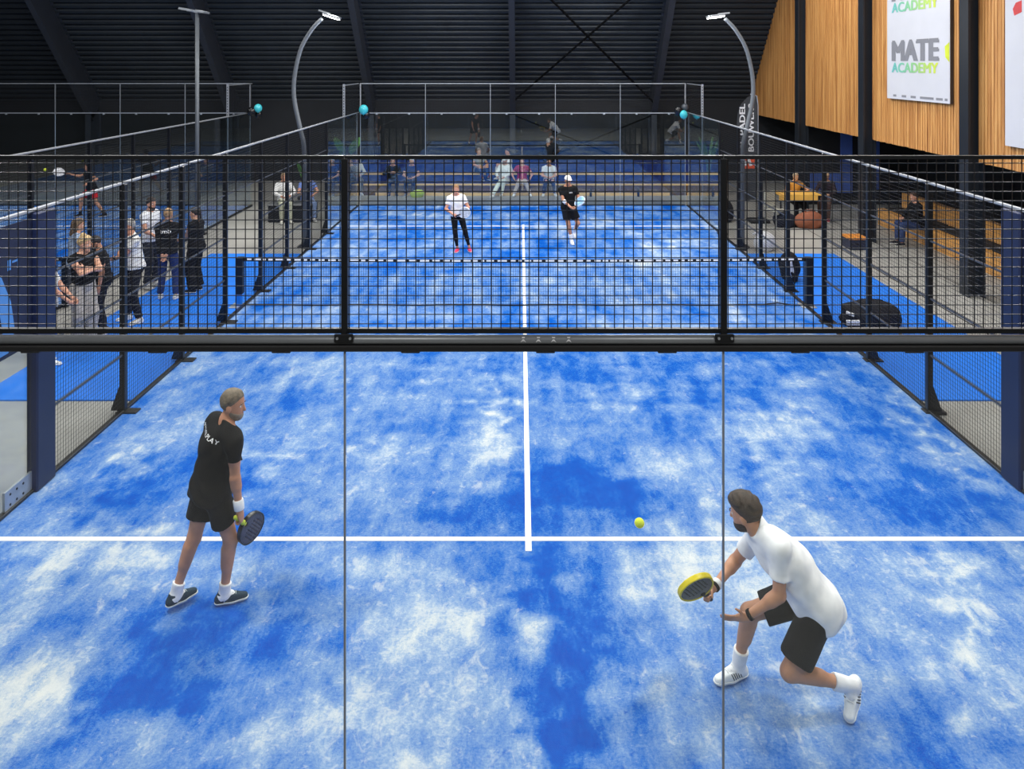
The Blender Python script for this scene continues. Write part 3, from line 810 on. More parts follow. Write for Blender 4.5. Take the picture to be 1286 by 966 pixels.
def person(label, loc, heading, H, P, W, res=.011, group=None):
    s = H / 1.755
    ha = math.radians(heading); F0 = np.array([math.cos(ha), math.sin(ha), 0]); R0 = np.array([math.sin(ha), -math.cos(ha), 0]); Z = np.array([0, 0, 1.])
    loc = np.array(loc, float); world = P.get('world', False)
    def pt(p):
        p = np.array(p, float)
        return p if world else loc + (R0 * p[0] + F0 * p[1] + Z * p[2]) * s
    def ve(v):
        v = np.array(v, float)
        return nv(v) if world else nv(R0 * v[0] + F0 * v[1] + Z * v[2])
    def opt(k, dflt, f=None): return f(P[k]) if k in P else dflt
    pel = opt('pel', loc + Z * .955 * s, pt)
    up0 = opt('up', Z, ve); up1 = opt('up2', up0, ve)
    hipR = opt('hipax', R0, ve)
    tw = math.radians(P.get('twist', 0))
    shR = opt('shax', R0 * math.cos(tw) + F0 * math.sin(tw), ve)
    A0 = frame(up0, hipR); A1 = frame(up1, shR)
    mid = pel + up0 * .20 * s; nb = mid + up1 * .30 * s
    fwd1 = A1[1]
    hd = opt('look', None, ve)
    if hd is None:
        y, p = [math.radians(q) for q in P.get('head', (0, -5))]
        f = F0 * math.cos(y) + np.cross(Z, F0) * math.sin(y)
        hd = nv(f * math.cos(p) + Z * math.sin(p))
    hup = nv(Z * .8 + up1 * .2)
    hr = nv(np.cross(hd, hup)); hu = np.cross(hr, hd); HF = np.array([hr, hd, hu])
    hc = nb + (up1 * .085 + hu * .075 + hd * .022) * s
    hc = opt('headc', hc, pt)
    sh = {}; hip = {}; elb = {}; wr = {}; kn = {}; an = {}; ff = {}
    for side, sg in (('R', 1), ('L', -1)):
        sh[side] = mid + (up1 * .235 + A1[0] * .178 * sg) * s
        hip[side] = pel + (A0[0] * .085 * sg - up0 * .03) * s
        w = opt('hand' + side, loc + (R0 * .25 * sg + F0 * .06 + Z * .86) * s, pt)
        pole = opt('elb' + side, nv(-F0 + R0 * .35 * sg - Z * .1), ve)
        elb[side], wr[side] = ik(sh[side], w, .285 * s, .255 * s, pole)
        fdir = opt('toe' + side, nv(F0 + R0 * .18 * sg), ve); ff[side] = fdir
        a = opt('foot' + side, loc + (R0 * .11 * sg + Z * .085) * s, pt)
        kp = opt('knee' + side, nv(F0 + R0 * .1 * sg), ve)
        kn[side], an[side] = ik(hip[side], a, .43 * s, .425 * s, kp)
    # ---- body prims
    T = [('E', pel, A0, (.150, .100, .115)), ('E', pel + up0 * .13 * s, A0, (.132, .092, .14)), ('E', mid + up1 * .115 * s, A1, (.158, .106, .165)),
         ('C', sh['L'] - A1[0] * -.05 * s, sh['R'] - A1[0] * .05 * s, .056, .056),
         ('E', pel + (-A0[1] * .035 - up0 * .045 + A0[0] * .065) * s, A0, (.085, .09, .09)), ('E', pel + (-A0[1] * .035 - up0 * .045 - A0[0] * .065) * s, A0, (.085, .09, .09))]
    def prim(p, q, g=0.0):
        if q[0] == 'E': return ELs(p, q[1], q[2], (np.array(q[3]) + g) * s)
        return RCs(p, q[1], q[2], (q[3] + g) * s, (q[4] + g) * s)
    def torso(p, g=0.0, lst=None):
        d = None
        for q in (lst or T):
            e = prim(p, q, g); d = e if d is None else smin(d, e, .05 * s)
        for side in 'LR':
            d = smin(d, RCs(p, nb + up1 * .035 * s, sh[side], (.046 + g * .8) * s, (.050 + g) * s), .03 * s)
        return d
    def head(p):
        d = ELs(p, hc + (hu * .028 - hd * .006) * s, HF, np.array([.074, .094, .094]) * s)
        d = smin(d, ELs(p, hc + (hd * .020 - hu * .042) * s, HF, np.array([.058, .072, .078]) * s), .03 * s)
        d = smin(d, ELs(p, hc + (hd * .058 - hu * .088) * s, HF, np.array([.030, .026, .024]) * s), .03 * s)
        d = smin(d, RCs(p, hc + (hd * .090 + hu * .008) * s, hc + (hd * .103 - hu * .028) * s, .007 * s, .0125 * s), .012 * s)
        for sg in (-1, 1):
            d = smax(d, -(np.linalg.norm(p - (hc + (hd * .104 + hr * .031 * sg + hu * .006) * s), axis=1) - .016 * s), .012 * s)
            d = smin(d, ELs(p, hc + (hr * .074 * sg - hd * .006 - hu * .018) * s, HF, np.array([.011, .022, .031]) * s), .008 * s)
        return d
    fr = max(.0085 * s, res * .62)
    hands = []
    for side, sg in (('R', 1), ('L', -1)):
        d0 = nv(wr[side] - elb[side])
        d = opt('dir' + side, d0, ve)
        if 'grip' + side in P:
            c = ve(P['grip' + side]); c = nv(c - d * np.dot(c, d)); n = np.cross(c, d) * sg
        else:
            n = opt('palm' + side, nv(-A1[0] * sg + fwd1 * .2), ve); n = nv(n - d * np.dot(n, d)); c = np.cross(d, n) * sg
        curl = P.get('curl' + side, .35)
        prims = []
        w = wr[side]
        for k, (u, ln) in enumerate(((.030, .072), (.010, .080), (-.010, .074), (-.029, .058))):
            b = w + (d * .088 + c * u) * s; ang = 0.0
            spread = c * (u * 2.2 if curl < .5 else u * .4)
            for j, fl in enumerate((.45, .32, .25)):
                ang += curl * math.radians(72 if j else 55)
                dd = nv((d * math.cos(ang) + n * math.sin(ang)) + spread)
                e = b + dd * ln * fl * s * 1.05; prims.append((b, e, fr * (1 - .08 * j), fr * (.94 - .08 * j))); b = e
        tb = w + (d * .028 + c * .028) * s; td = nv(d * .55 + c * (.75 - .5 * curl) + n * (.25 + .5 * curl))
        te = tb + td * .042 * s; prims.append((tb, te, fr * 1.25, fr * 1.1))
        td2 = nv(td * .8 + d * .3 + n * .5 * curl - c * .5 * curl); prims.append((te, te + td2 * .032 * s, fr * 1.1, fr * .9))
        PF = np.array([c, d, n])
        hands.append((w, PF, prims, w + d * .05 * s))
    def hand(p, hnd):
        w, PF, prims, cen = hnd
        dfar = np.linalg.norm(p - cen, axis=1) - .17 * s
        out = dfar + .02 * s
        near = dfar < .03 * s
        if near.any():
            q = p[near]
            d = ELs(q, w + PF[1] * .052 * s, PF, np.array([.041, .052, max(.017, res * .8 / s)]) * s)
            d = smin(d, RCs(q, w - PF[1] * .02 * s, w + PF[1] * .03 * s, .027 * s, .027 * s), .02 * s)
            for (a, b, ra, rb) in prims: d = smin(d, RCs(q, a, b, ra, rb), .005 * s)
            out[near] = d
        return out
    def calf(p, side):
        k, a = kn[side], an[side]; ax = nv(a - k); back = nv(np.cross(np.cross(ax, nv(k - (hip[side] + a) / 2 + 1e-4)), ax)) * -1
        d = RCs(p, k, a, .052 * s, .031 * s)
        return smin(d, RCs(p, k + (ax * .07 + back * .016) * s, k + (ax * .20 + back * .012) * s, .050 * s, .040 * s), .03 * s)
    def body(p):
        d = smin(torso(p), RCs(p, nb - up1 * .03 * s, hc - (hu * .05 + hd * .012) * s, .056 * s, .052 * s), .025 * s)
        d = smin(d, head(p), .018 * s)
        for side, sg in (('R', 1), ('L', -1)):
            arm = smin(RCs(p, sh[side], elb[side], .052 * s, .038 * s), RCs(p, elb[side], wr[side], .039 * s, .026 * s), .012 * s)
            b1 = sh[side] + (elb[side] - sh[side]) * .5; e1 = elb[side] + (wr[side] - elb[side]) * .25
            arm = smin(arm, RCs(p, sh[side] + (elb[side] - sh[side]) * .25, b1, .047 * s, .046 * s), .02 * s)
            arm = smin(arm, RCs(p, elb[side], e1, .040 * s, .041 * s), .02 * s)
            d = smin(d, arm, .022 * s)
            d = smin(d, hand(p, hands[0 if side == 'R' else 1]), .010 * s)
            leg = smin(RCs(p, hip[side], kn[side], .088 * s, .055 * s), calf(p, side), .03 * s)
            d = smin(d, leg, .03 * s)
            f_, a_ = ff[side], an[side]; fu = nv(Z - f_ * np.dot(Z, f_)) if abs(f_[2]) < .95 else nv(a_ * 0 + kn[side] - a_)
            d = smin(d, RCs(p, a_ - fu * .03 * s - f_ * .02 * s, a_ + (f_ * .13 - fu * .055) * s, .024 * s, .018 * s), .012 * s)
        return d
    pts = np.array([pel, nb, hc] + [q[k] for q in (sh, hip, elb, wr, kn, an) for k in 'LR'])
    lo = pts.min(0) - .24 * s; hi = pts.max(0) + .24 * s
    root = thing('person', tuple(loc), label, 'person', group)
    M_skin = skin(W.get('skin', (196, 146, 120)))
    bo = sdf_object('body', body, lo, hi, res, M_skin, root)
    cres = res * 1.05
    # ---- clothes
    fs_ = W.get('folds', .0035) * s; sd_ = (loc[0] * 3.1 + loc[1]) % 6
    if W.get('top'):
        kind, col = W['top'][:2]
        hem = W.get('hem', -.07)
        TS = [('E', pel + up0 * .0 * s, A0, (.176, .128, .15)), ('E', pel + up0 * .13 * s, A0, (.158, .118, .16)), ('E', mid + up1 * .11 * s, A1, (.176, .124, .175)),
              ('C', sh['L'] + A1[0] * .05 * s, sh['R'] - A1[0] * .05 * s, .070, .070)]
        if kind == 'loose': TS[0] = ('E', pel - up0 * .06 * s, A0, (.174, .136, .22)); TS[1] = ('E', pel + up0 * .13 * s, A0, (.168, .130, .18))
        sleeves = W.get('sleeve', .56)
        gp_ = {'shorts': .020, 'trousers': .014, 'leggings': .004, 'wide': .03}[W['bottom'][0]] + .016
        HT = [('E', pel, A0, (.150, .100, .115)), T[4], T[5]]
        def shirt(p):
            d = torso(p, .014, TS)
            if hem < .0:
                for q in HT: d = smin(d, prim(p, q, gp_), .04 * s)
            for side in 'LR':
                a, e, w = sh[side], elb[side], wr[side]
                if kind in ('tee', 'loose') and sleeves < 1:
                    end = a + (e - a) * sleeves; ax = nv(e - a)
                    c = RCs(p, a, a + (e - a) * (sleeves + .2), .066 * s, .062 * s)
                    c = np.maximum(c, HP(p, end, ax))
                elif kind == 'vest':
                    c = RCs(p, a, a + (e - a) * .12, .058 * s, .05 * s)
                else:
                    ax = nv(w - e); end = w - ax * .01 * s
                    c = smin(RCs(p, a, e, .066 * s, .055 * s), RCs(p, e, w, .055 * s, .042 * s), .02 * s)
                    c = np.maximum(c, HP(p, end, ax))
                d = smin(d, c, .03 * s)
            d = d + folds(p, fs_, 1 / s, sd_)
            d = np.maximum(d, -HP(p, pel + up0 * hem * s, up0))
            nn = nv(up1 + fwd1 * .42)
            d = np.maximum(d, HP(p, nb + up1 * (.062 if W.get('collar') else .034) * s, nn))
            d = smax(d, -(RCs(p, nb - up1 * .0 * s, hc, (.050 if W.get('collar') else .060) * s, .064 * s)), .006 * s)
            return d
        so = sdf_object('shirt', shirt, lo, hi, cres, fabric(col), root, smooth_iter=3)
        if W.get('collar'):
            def coll(p):
                q = np.abs(RCs(p, nb - up1 * .06 * s, hc, .069 * s, .067 * s)) - .006 * s
                q = np.maximum(q, HP(p, nb + up1 * .062 * s, nv(up1 + fwd1 * .35))); q = np.maximum(q, -HP(p, nb - up1 * .03 * s, nv(up1 + fwd1 * .42)))
                return q
            sdf_object('collar', coll, nb - .2 * s, nb + .2 * s, cres * .8, fabric(col), so)
    if W.get('bottom'):
        kind, col = W['bottom'][:2]
        ln = W.get('leg', .72)
        g = {'shorts': .020, 'trousers': .014, 'leggings': .004, 'wide': .03}[kind]
        LT = [('E', pel, A0, (.150, .100, .115)), ('E', pel + up0 * .06 * s, A0, (.142, .1, .1)), T[4], T[5]]
        def pants(p):
            d = None
            for q in LT:
                e = prim(p, q, g if kind != 'leggings' else .006); d = e if d is None else smin(d, e, .05 * s)
            for side in 'LR':
                h_, k, a = hip[side], kn[side], an[side]
                if kind == 'shorts':
                    end = h_ + (k - h_) * ln; ax = nv(k - h_)
                    c = RCs(p, h_, h_ + (k - h_) * (ln + .2), (.088 + g) * s, (.088 + g * .8) * s)
                    c = np.maximum(c, HP(p, end, ax))
                else:
                    ax = nv(a - k)
                    if kind == 'leggings': c = smin(RCs(p, h_, k, .093 * s, .060 * s), calf(p, side) - .005 * s, .03 * s)
                    elif kind == 'wide': c = smin(RCs(p, h_, k, .112 * s, .098 * s), RCs(p, k, a, .098 * s, .098 * s), .02 * s)
                    else: c = smin(RCs(p, h_, k, .102 * s, .074 * s), RCs(p, k, a, .072 * s, .060 * s), .02 * s)
                    c = np.maximum(c, HP(p, a - ax * (.015 if kind != 'leggings' else .07) * s, ax))
                d = smin(d, c, .02 * s)
            d = d + folds(p, fs_ * (.8 if kind != 'leggings' else .15), .8 / s, sd_ + 2)
            return np.maximum(d, HP(p, pel + up0 * .11 * s, up0))
        sdf_object('shorts' if kind == 'shorts' else 'trousers', pants, lo, hi, cres, fabric(col), root, smooth_iter=3)
    # ---- feet
    for side, sg in (('R', 1), ('L', -1)):
        f_, a_ = ff[side], an[side]
        ref = Z if abs(f_[2]) < .8 else nv(kn[side] - a_)
        fu = nv(ref - f_ * np.dot(ref, f_)); rt = np.cross(f_, fu)
        FF = np.array([rt, f_, fu])
        sock = W.get('sock', .10)
        if sock and W.get('bottom', ('shorts',))[0] in ('shorts', 'leggings'):
            ax = nv(kn[side] - a_)
            def sk(p):
                d = smin(np.minimum(RCs(p, a_ - fu * .02 * s, a_ + ax * .16 * s, .043 * s, .053 * s), RCs(p, a_, a_ + ax * .16 * s, .042 * s, .053 * s)), RCs(p, a_ - (fu * .03 + f_ * .022) * s, a_ + (f_ * .05 - fu * .03) * s, .043 * s, .036 * s), .02 * s)
                return np.maximum(d + folds(p, .0012 * s, 1.6 / s), HP(p, a_ + ax * sock * s, ax))
            sdf_object('sock', sk, a_ - .2 * s, a_ + .25 * s, min(cres, .009), fabric(W.get('sockcol', (244, 244, 244))), root)
        def upper(p, g=0.0):
            d = RCs(p, a_ - (f_ * .038 + fu * .045) * s, a_ + (f_ * .06 - fu * .050) * s, (.039 + g) * s, (.042 + g) * s)
            d = smin(d, RCs(p, a_ + (f_ * .06 - fu * .052) * s, a_ + (f_ * .150 - fu * .060) * s, (.042 + g) * s, (.034 + g) * s), .02 * s)
            return d
        def shoe(p):
            d = upper(p)
            d = smin(d, RCs(p, a_ - (f_ * .012 + fu * .02) * s, a_ + (fu * .01 - f_ * .006) * s, .043 * s, .043 * s), .02 * s)
            d = smin(d, RCs(p, a_ + (f_ * .03 - fu * .01) * s, a_ + (f_ * .09 - fu * .036) * s, .026 * s, .026 * s), .02 * s)
            d = np.maximum(d, HP(p, a_ + (fu * .004) * s, nv(fu + f_ * .25)))
            return np.maximum(d, -HP(p, a_ - fu * .068 * s, fu))
        def sole(p):
            d = upper(p, .006); q = HP(p, a_ - fu * .068 * s, fu)
            cur = (p - a_) @ f_ / s
            lift = np.clip((cur - .13) / .06, 0, 1) * .012 * s
            return np.maximum(np.maximum(d * .9, q - .008 * s), -(q + .0165 * s - lift * .6))
        so = sdf_object('shoe', shoe, a_ - .26 * s, a_ + .26 * s, min(cres, .0075) if res < .01 else cres * .9, fabric(W.get('shoe', (240, 240, 240))), root)
        sdf_object('sole', sole, a_ - .26 * s, a_ + .26 * s, min(cres, .0065) if res < .01 else cres * .8, mat('rubber_%d_%d_%d' % W.get('sole', (235, 235, 232)), W.get('sole', (235, 235, 232)), .6), so)
        if W.get('laces'):
            lm = MB()
            for k in range(4):
                cpt = a_ + (f_ * (.045 + .022 * k) - fu * (-.002 + .0125 * k) + fu * .0045) * s
                lm.tube([cpt - rt * .020 * s, cpt + fu * .004 * s, cpt + rt * .020 * s], .003 * s, 6)
            lm.build('laces', fabric(W['laces']), so, True)
        if W.get('stripes'):
            sm = MB(); outw = rt * sg
            nst, ccol = W['stripes']
            for q2 in (-1, 1):
                for k in range(nst):
                    cpt = a_ + (f_ * (.005 + .016 * k) - fu * .036 + rt * q2 * .0) * s
                    top = a_ + (f_ * (.012 + .016 * k) - fu * .018) * s; bot = a_ + (f_ * (-.002 + .016 * k) - fu * .052) * s
                    pp = []
                    for e_ in (top, (top + bot) / 2, bot):
                        lo_, hi_ = 0.0, .08 * s
                        for _ in range(14):
                            mm_ = (lo_ + hi_) / 2
                            if shoe((e_ + rt * q2 * mm_)[None])[0] < 0: lo_ = mm_
                            else: hi_ = mm_
                        pp.append(e_ + rt * q2 * (lo_ + .0012))
                    sm.tube(pp, .0035 * s, 6)
            sm.build('side_stripes', fabric(ccol), so, True)
    # ---- head details
    hairS, hcol = W.get('hair', ('short', (70, 52, 40)))
    hl = hc - .33 * s; hh = hc + .28 * s
    M_hair = mat('hair_%d_%d_%d' % hcol, hcol, .6, var=.35, scale=30, bump=.6, bscale=140)
    if hairS not in ('bald', 'none'):
        def hair(p):
            vol = W.get('hairvol', .010)
            d = ELs(p, hc + (hu * .028 - hd * .006) * s, HF, np.array([.0755, .0955, .0955]) * s)
            q = (p - hc) / s; f_, u_ = q @ hd, q @ hu
            line = -( -.62 * f_ + .78 * u_ - .006)
            if W.get('receding'): line = -( -.70 * f_ + .71 * u_ + .002)
            side_ = np.abs(q @ hr)
            line = np.minimum(line, np.maximum(np.abs(f_ + .030) - .030, np.abs(u_ - .01) - .05) + .0 * side_)
            d = d - vol * s * np.clip(-line / .05, 0, 1) ** .7
            if vol > .012: d = smin(d, ELs(p, hc + (hu * .090 + hd * .03) * s, HF, np.array([.058, .062, .040]) * s), .03 * s)
            d = np.maximum(d, line * s)
            d = d + folds(p, (.0018 if vol < .012 else .005) * s, (3.2 if vol < .012 else 4.0) / s, 1.0)
            if hairS == 'long':
                e = RCs(p, hc + (hu * .02 - hd * .055) * s, hc - (hu * .17 + hd * .06) * s, .075 * s, .060 * s)
                for sg in (-1, 1): e = smin(e, RCs(p, hc + (hu * .02 - hd * .02 + hr * .07 * sg) * s, hc + (-hu * .15 - hd * .015 + hr * .075 * sg) * s, .03 * s, .022 * s), .03 * s)
                d = smin(d, e + folds(p, .003 * s, 2 / s), .02 * s)
            if hairS == 'bun':
                d = smin(d, np.linalg.norm(p - (hc + (hu * .13 - hd * .05) * s), axis=1) - .045 * s, .015 * s)
            if hairS == 'tail':
                d = smin(d, RCs(p, hc + (hu * .05 - hd * .11) * s, hc - (hu * .1 + hd * .13) * s, .03 * s, .018 * s), .02 * s)
            return d
        sdf_object('hair', hair, hl, hh, min(cres, .010), M_hair, root)
    if W.get('beard'):
        M_b = mat('beard_%d_%d_%d' % W['beard'], W['beard'], .7, var=.3, scale=40, bump=.5, bscale=160)
        def beard(p):
            d = smin(ELs(p, hc + (hd * .020 - hu * .046) * s, HF, np.array([.062, .076, .080]) * s), ELs(p, hc + (hd * .058 - hu * .090) * s, HF, np.array([.035, .032, .030]) * s), .03 * s)
            q = (p - hc) / s; f_, u_ = q @ hd, q @ hu
            d = np.maximum(d, (u_ + .042 - .25 * (.02 - f_)) * s)
            return np.maximum(d, (-.008 - f_) * s)
        sdf_object('beard', beard, hl, hh, min(cres, .009), M_b, root)
    if W.get('cap'):
        M_c = fabric(W['cap'])
        def capf(p):
            d = ELs(p, hc + (hu * .032 - hd * .006) * s, HF, np.array([.090, .109, .108]) * s)
            q = (p - hc) / s; f_, u_ = q @ hd, q @ hu
            d = np.maximum(d, (-u_ + .036 - .12 * f_) * s)
            b = ELs(p, hc + (hd * .125 + hu * .047) * s, HF, np.array([.072, .07, max(.008, res * .7 / s)]) * s)
            return smin(d, b, .012 * s) if not W.get('nobrim') else d
        sdf_object('cap', capf, hl, hh, min(cres, .010), M_c, root)
    for sg in (-1, 1):
        e = hc + (hd * .0725 + hr * .031 * sg + hu * .006) * s
        eye = MB().sphere(e, .0115 * s, 10, 6).build('eye', M_eyew, root, True)
        MB().sphere(e + hd * .006 * s, .0062 * s, 8, 5).build('iris', M_eyed, eye, True)
        MB().tube([e + (hd * .016 + hu * .021 - hr * .017 * sg) * s, e + (hd * .019 + hu * .025) * s, e + (hd * .010 + hu * .020 + hr * .018 * sg) * s], .0035 * s, 5).build('eyebrow', M_hair, root, True)
    MB().tube([hc + (hd * .078 - hu * .058 - hr * .022) * s, hc + (hd * .090 - hu * .056) * s, hc + (hd * .078 - hu * .058 + hr * .022) * s], [.003 * s, .0065 * s, .003 * s], 6).build('mouth', M_lip, root, True)
    # ---- things worn at the wrist
    for (side, t0, t1, r, col, nm) in W.get('bands', ()):
        ax = nv(wr[side] - elb[side]); Lf = np.linalg.norm(wr[side] - elb[side])
        a, b = elb[side] + ax * Lf * t0, elb[side] + ax * Lf * t1
        MB().tube([a, a + ax * .004, (a + b) / 2, b - ax * .004, b], [r * s * .93, r * s, r * s * 1.02, r * s * .98, r * s * .9], 16).build(nm, fabric(col), root, True)
    info = dict(root=root, wr=wr, elb=elb, hands=hands, s=s, A1=A1, mid=mid, up1=up1, nb=nb, shirt=(shirt if W.get('top') else None), sh=sh)
    return info

def back_print(info, text, material, across, down, width, height, rot=0.0, front=False):
    """lettering wrapped on the back (or front) of a shirt, found by marching onto the cloth surface"""
    s = info['s']; R, Fw, U = info['A1']
    sg = 1 if front else -1
    r = R * (-1 if front else 1)
    right = nv(r * math.cos(rot) + U * math.sin(rot)); up = nv(-r * math.sin(rot) + U * math.cos(rot))
    me, co = text_mesh(text, 1.0, .01, 0.0)
    lo, hi = co.min(0), co.max(0)
    a = ((co[:, 0] - lo[0]) / (hi[0] - lo[0]) - .5) * width; b = ((co[:, 1] - lo[1]) / (hi[1] - lo[1]) - .5) * height
    cen = info['mid'] + (U * down + r * across) * s
    P = cen + np.outer(a, right) + np.outer(b, up) + Fw * sg * .35
    t = np.zeros(len(P))
    for _ in range(60):
        d = info['shirt'](P - np.outer(t, Fw * sg)); t += np.clip(d, -.05, .05) * .7
    P = P - np.outer(t - .004, Fw * sg) - np.array(WL[info['root'].name])
    me.vertices.foreach_set('co', P.ravel()); me.update(); me.materials.clear(); me.materials.append(material); me.name = 'shirt_lettering'
    return link_mesh('shirt_lettering', me, info['root'])

# ------------------------------------------------------------------ rackets
def racket(label, hand_c, axis, side, face, rim, grip, res=.006, group=None, holes=True):
    """hand_c: middle of the grip, axis: from grip to tip, side: width direction"""
    ax = nv(axis); sd = nv(np.array(side) - ax * np.dot(side, ax)); n = np.cross(sd, ax)
    o = np.array(hand_c) - ax * .065
    Fm = np.array([sd, ax, n])
    root = thing('padel_racket', tuple(o), label, 'racket', group)
    def loc(p): return (p - o) @ Fm.T
    def egg(q, g=0.0):
        u, v = q[:, 0], q[:, 1] - .315
        wd = .128 + g; hg = np.where(v > 0, .135, .165) + g
        k0 = np.sqrt((u / wd) ** 2 + (v / hg) ** 2); k1 = np.sqrt((u / wd ** 2) ** 2 + (v / hg ** 2) ** 2) + 1e-6
        return k0 * (k0 - 1) / k1
    def facef(p):
        q = loc(p); d = np.maximum(egg(q, -.012), np.abs(q[:, 2]) - .016)
        # throat opening
        d = np.maximum(d, -(np.maximum(np.sqrt((q[:, 0] / .8) ** 2 + (q[:, 1] - .185) ** 2) - .022, -1)))
        if holes:
            for i in range(-4, 5):
                for j in range(-4, 5):
                    if (i * .024) ** 2 + (j * .024) ** 2 > .0076: continue
                    d = np.maximum(d, -(np.sqrt((q[:, 0] - i * .024) ** 2 + (q[:, 1] - .33 - j * .024) ** 2) - .0055))
        return d
    def rimf(p):
        q = loc(p); e = egg(q)
        return np.maximum(np.maximum(e, -(e + .014)), np.abs(q[:, 2]) - .019)
    def gripf(p):
        q = loc(p)
        c = np.stack([q[:, 0], q[:, 1], q[:, 2] * 1.1], 1)
        d = RCs(c, (0, .0, 0), (0, .135, 0), .0165, .0155) + .0009 * np.sin(q[:, 1] * 300 + np.arctan2(q[:, 0], q[:, 2]))
        return smin(d, RCs(c, (0, .13, 0), (0, .165, 0), .0155, .024), .015)
    cen = o + ax * .24; lo, hi = cen - .32, cen + .32
    sdf_object('racket_face', facef, lo, hi, res, face, root)
    sdf_object('racket_frame', rimf, lo, hi, res, rim, root)
    sdf_object('grip', gripf, lo, hi, res, grip, root)
    return root
def grip_point(info, side):
    w, PF, prims, cen = info['hands'][0 if side == 'R' else 1]
    return w + (PF[1] * .082 + PF[2] * .026) * info['s'], PF
# ------------------------------------------------------------------ the four players
BLK = (17, 17, 19); WHT = (242, 243, 244)
M_art = mat('dark_racket_print', (66, 58, 70), .35, var=.6, scale=22)
M_gripb = mat('black_grip', (18, 18, 20), .6, bump=.2)
M_yel = mat('yellow_racket_frame', (226, 206, 24), .4, var=.12, scale=18)
# near left player, back turned, racket hanging from the right hand
A = person('player seen from behind in black tee and shorts with white wristband, standing near left', (-2.62, 2.22, 0), 45, 1.745, dict(
    world=True, pel=(-2.575, 2.22, .955), up=(.06, .02, .60), up2=(.16, .04, .56), hipax=(.72, -.69, 0), shax=(.74, -.66, 0), look=(1, -.04, -.14),
    handR=(-2.305, 2.09, .800), elbR=(-.25, -.6, 0), dirR=(.14, .12, -.8), gripR=(.14, .75, -.5), curlR=1.0,
    handL=(-2.58, 2.50, .90), elbL=(-.6, .4, 0), footR=(-2.47, 2.20, .088), toeR=(.93, .36, 0), kneeR=(.9, .3, 0),
    footL=(-2.85, 2.14, .088), toeL=(.62, .75, 0), kneeL=(.6, .8, 0)),
    dict(skin=(196, 142, 114), top=('loose', BLK), bottom=('shorts', BLK), leg=.62, hem=-.10, hair=('short', (112, 100, 84)), hairvol=.009, receding=True, beard=(140, 126, 112), shoe=(34, 56, 72), sole=(226, 230, 224),
         sock=.085, laces=(196, 204, 200), folds=.009, stripes=(1, (232, 236, 236)), bands=(('R', .66, .98, .040, (245, 245, 245), 'wristband'),)), res=.0065)
back_print(A, 'PADELPLAY', M_white, -.035, .205, .30, .032, rot=-.06)
gp, PF = grip_point(A, 'R')
racket('dark patterned padel racket hanging from the hand of the player in black near left', gp, (.16, .70, -.68), (.42, .52, .7), M_art, mat('black_racket_frame', (20, 20, 26), .3, var=.2, scale=15), mat('lime_grip', (208, 220, 60), .5), .005)

# near right player, lunging to the left
B = person('player in white tee and black shorts lunging low near right', (1.85, 1.25, 0), 180, 1.84, dict(
    world=True, pel=(1.925, 1.22, .715), up=(-.27, .05, .42), up2=(-.36, .07, .36), hipax=(.05, 1, 0), shax=(-.42, .88, .02), look=(-.82, .55, -.22),
    handR=(1.30, 1.38, .685), elbR=(.1, .5, -.35), dirR=(-.75, -.28, -.25), gripR=(-.45, -.6, .67), curlR=1.0,
    handL=(1.45, 1.12, .655), elbL=(.9, -.25, -.45), dirL=(-.95, -.05, -.06), palmL=(-.1, .75, .55), curlL=.12,
    footR=(1.475, 1.43, .092), toeR=(-.92, -.34, 0), kneeR=(-.8, -.1, .6),
    footL=(2.165, 1.13, .185), toeL=(-.42, -.56, -.55), kneeL=(-.9, -.05, -.35)),
    dict(skin=(198, 144, 112), top=('loose', (247, 248, 249)), collar=True, sleeve=.62, bottom=('shorts', (15, 16, 19)), leg=.78, hem=-.155, hair=('short', (58, 44, 32)), hairvol=.016, beard=(48, 32, 26), shoe=(240, 243, 243), sole=(236, 238, 238),
         sock=.13, laces=(222, 224, 224), stripes=(5, (64, 72, 82)), folds=.009, bands=(('R', .84, .97, .036, (244, 244, 244), 'wristband'), ('R', .97, 1.06, .034, (22, 22, 26), 'wrist_strap'), ('L', .86, .96, .0345, (20, 20, 24), 'watch'))), res=.0065)
gp, PF = grip_point(B, 'R')
racket('yellow and black padel racket in the hand of the lunging player in white', gp, (-.47, -.58, .66), (.82, .0, .56), mat('dark_racket_face', (58, 56, 30), .4, var=.5, scale=16), M_yel, M_gripb, .005)

# far left player
Cc = person('far player in white tee, black leggings and pink shoes facing the viewer', (-1.54, 14.1, 0), -88, 1.60, dict(
    pel=(.0, 0, .945), up=(.06, .12, 1), handR=(.10, .26, 1.0), elbR=(1, -.5, -.3), handL=(-.13, .27, 1.02), elbL=(-1, -.5, -.3), curlL=.9, curlR=.9, gripR=(-.7, .3, .3),
    footR=(.00, .02, .085), footL=(-.31, .02, .085), toeR=(.25, 1, 0), toeL=(-.2, 1, 0), head=(0, -4)),
    dict(skin=(206, 150, 126), top=('tee', WHT), hem=-.02, bottom=('leggings', (14, 15, 20)), hair=('short', (150, 112, 76)), shoe=(238, 70, 104), sole=(246, 220, 226), sock=.0), res=.0095)
gp, PF = grip_point(Cc, 'R')
racket('white and grey padel racket held across the waist of the far player in pink shoes', gp + np.array([0, -.02, 0]), (.75, -.25, .35), (-.35, 0, .8), mat('white_racket_face', (216, 218, 222), .4, var=.35, scale=14), mat('white_racket_frame', (240, 240, 242), .35), M_gripb, .008, holes=False)
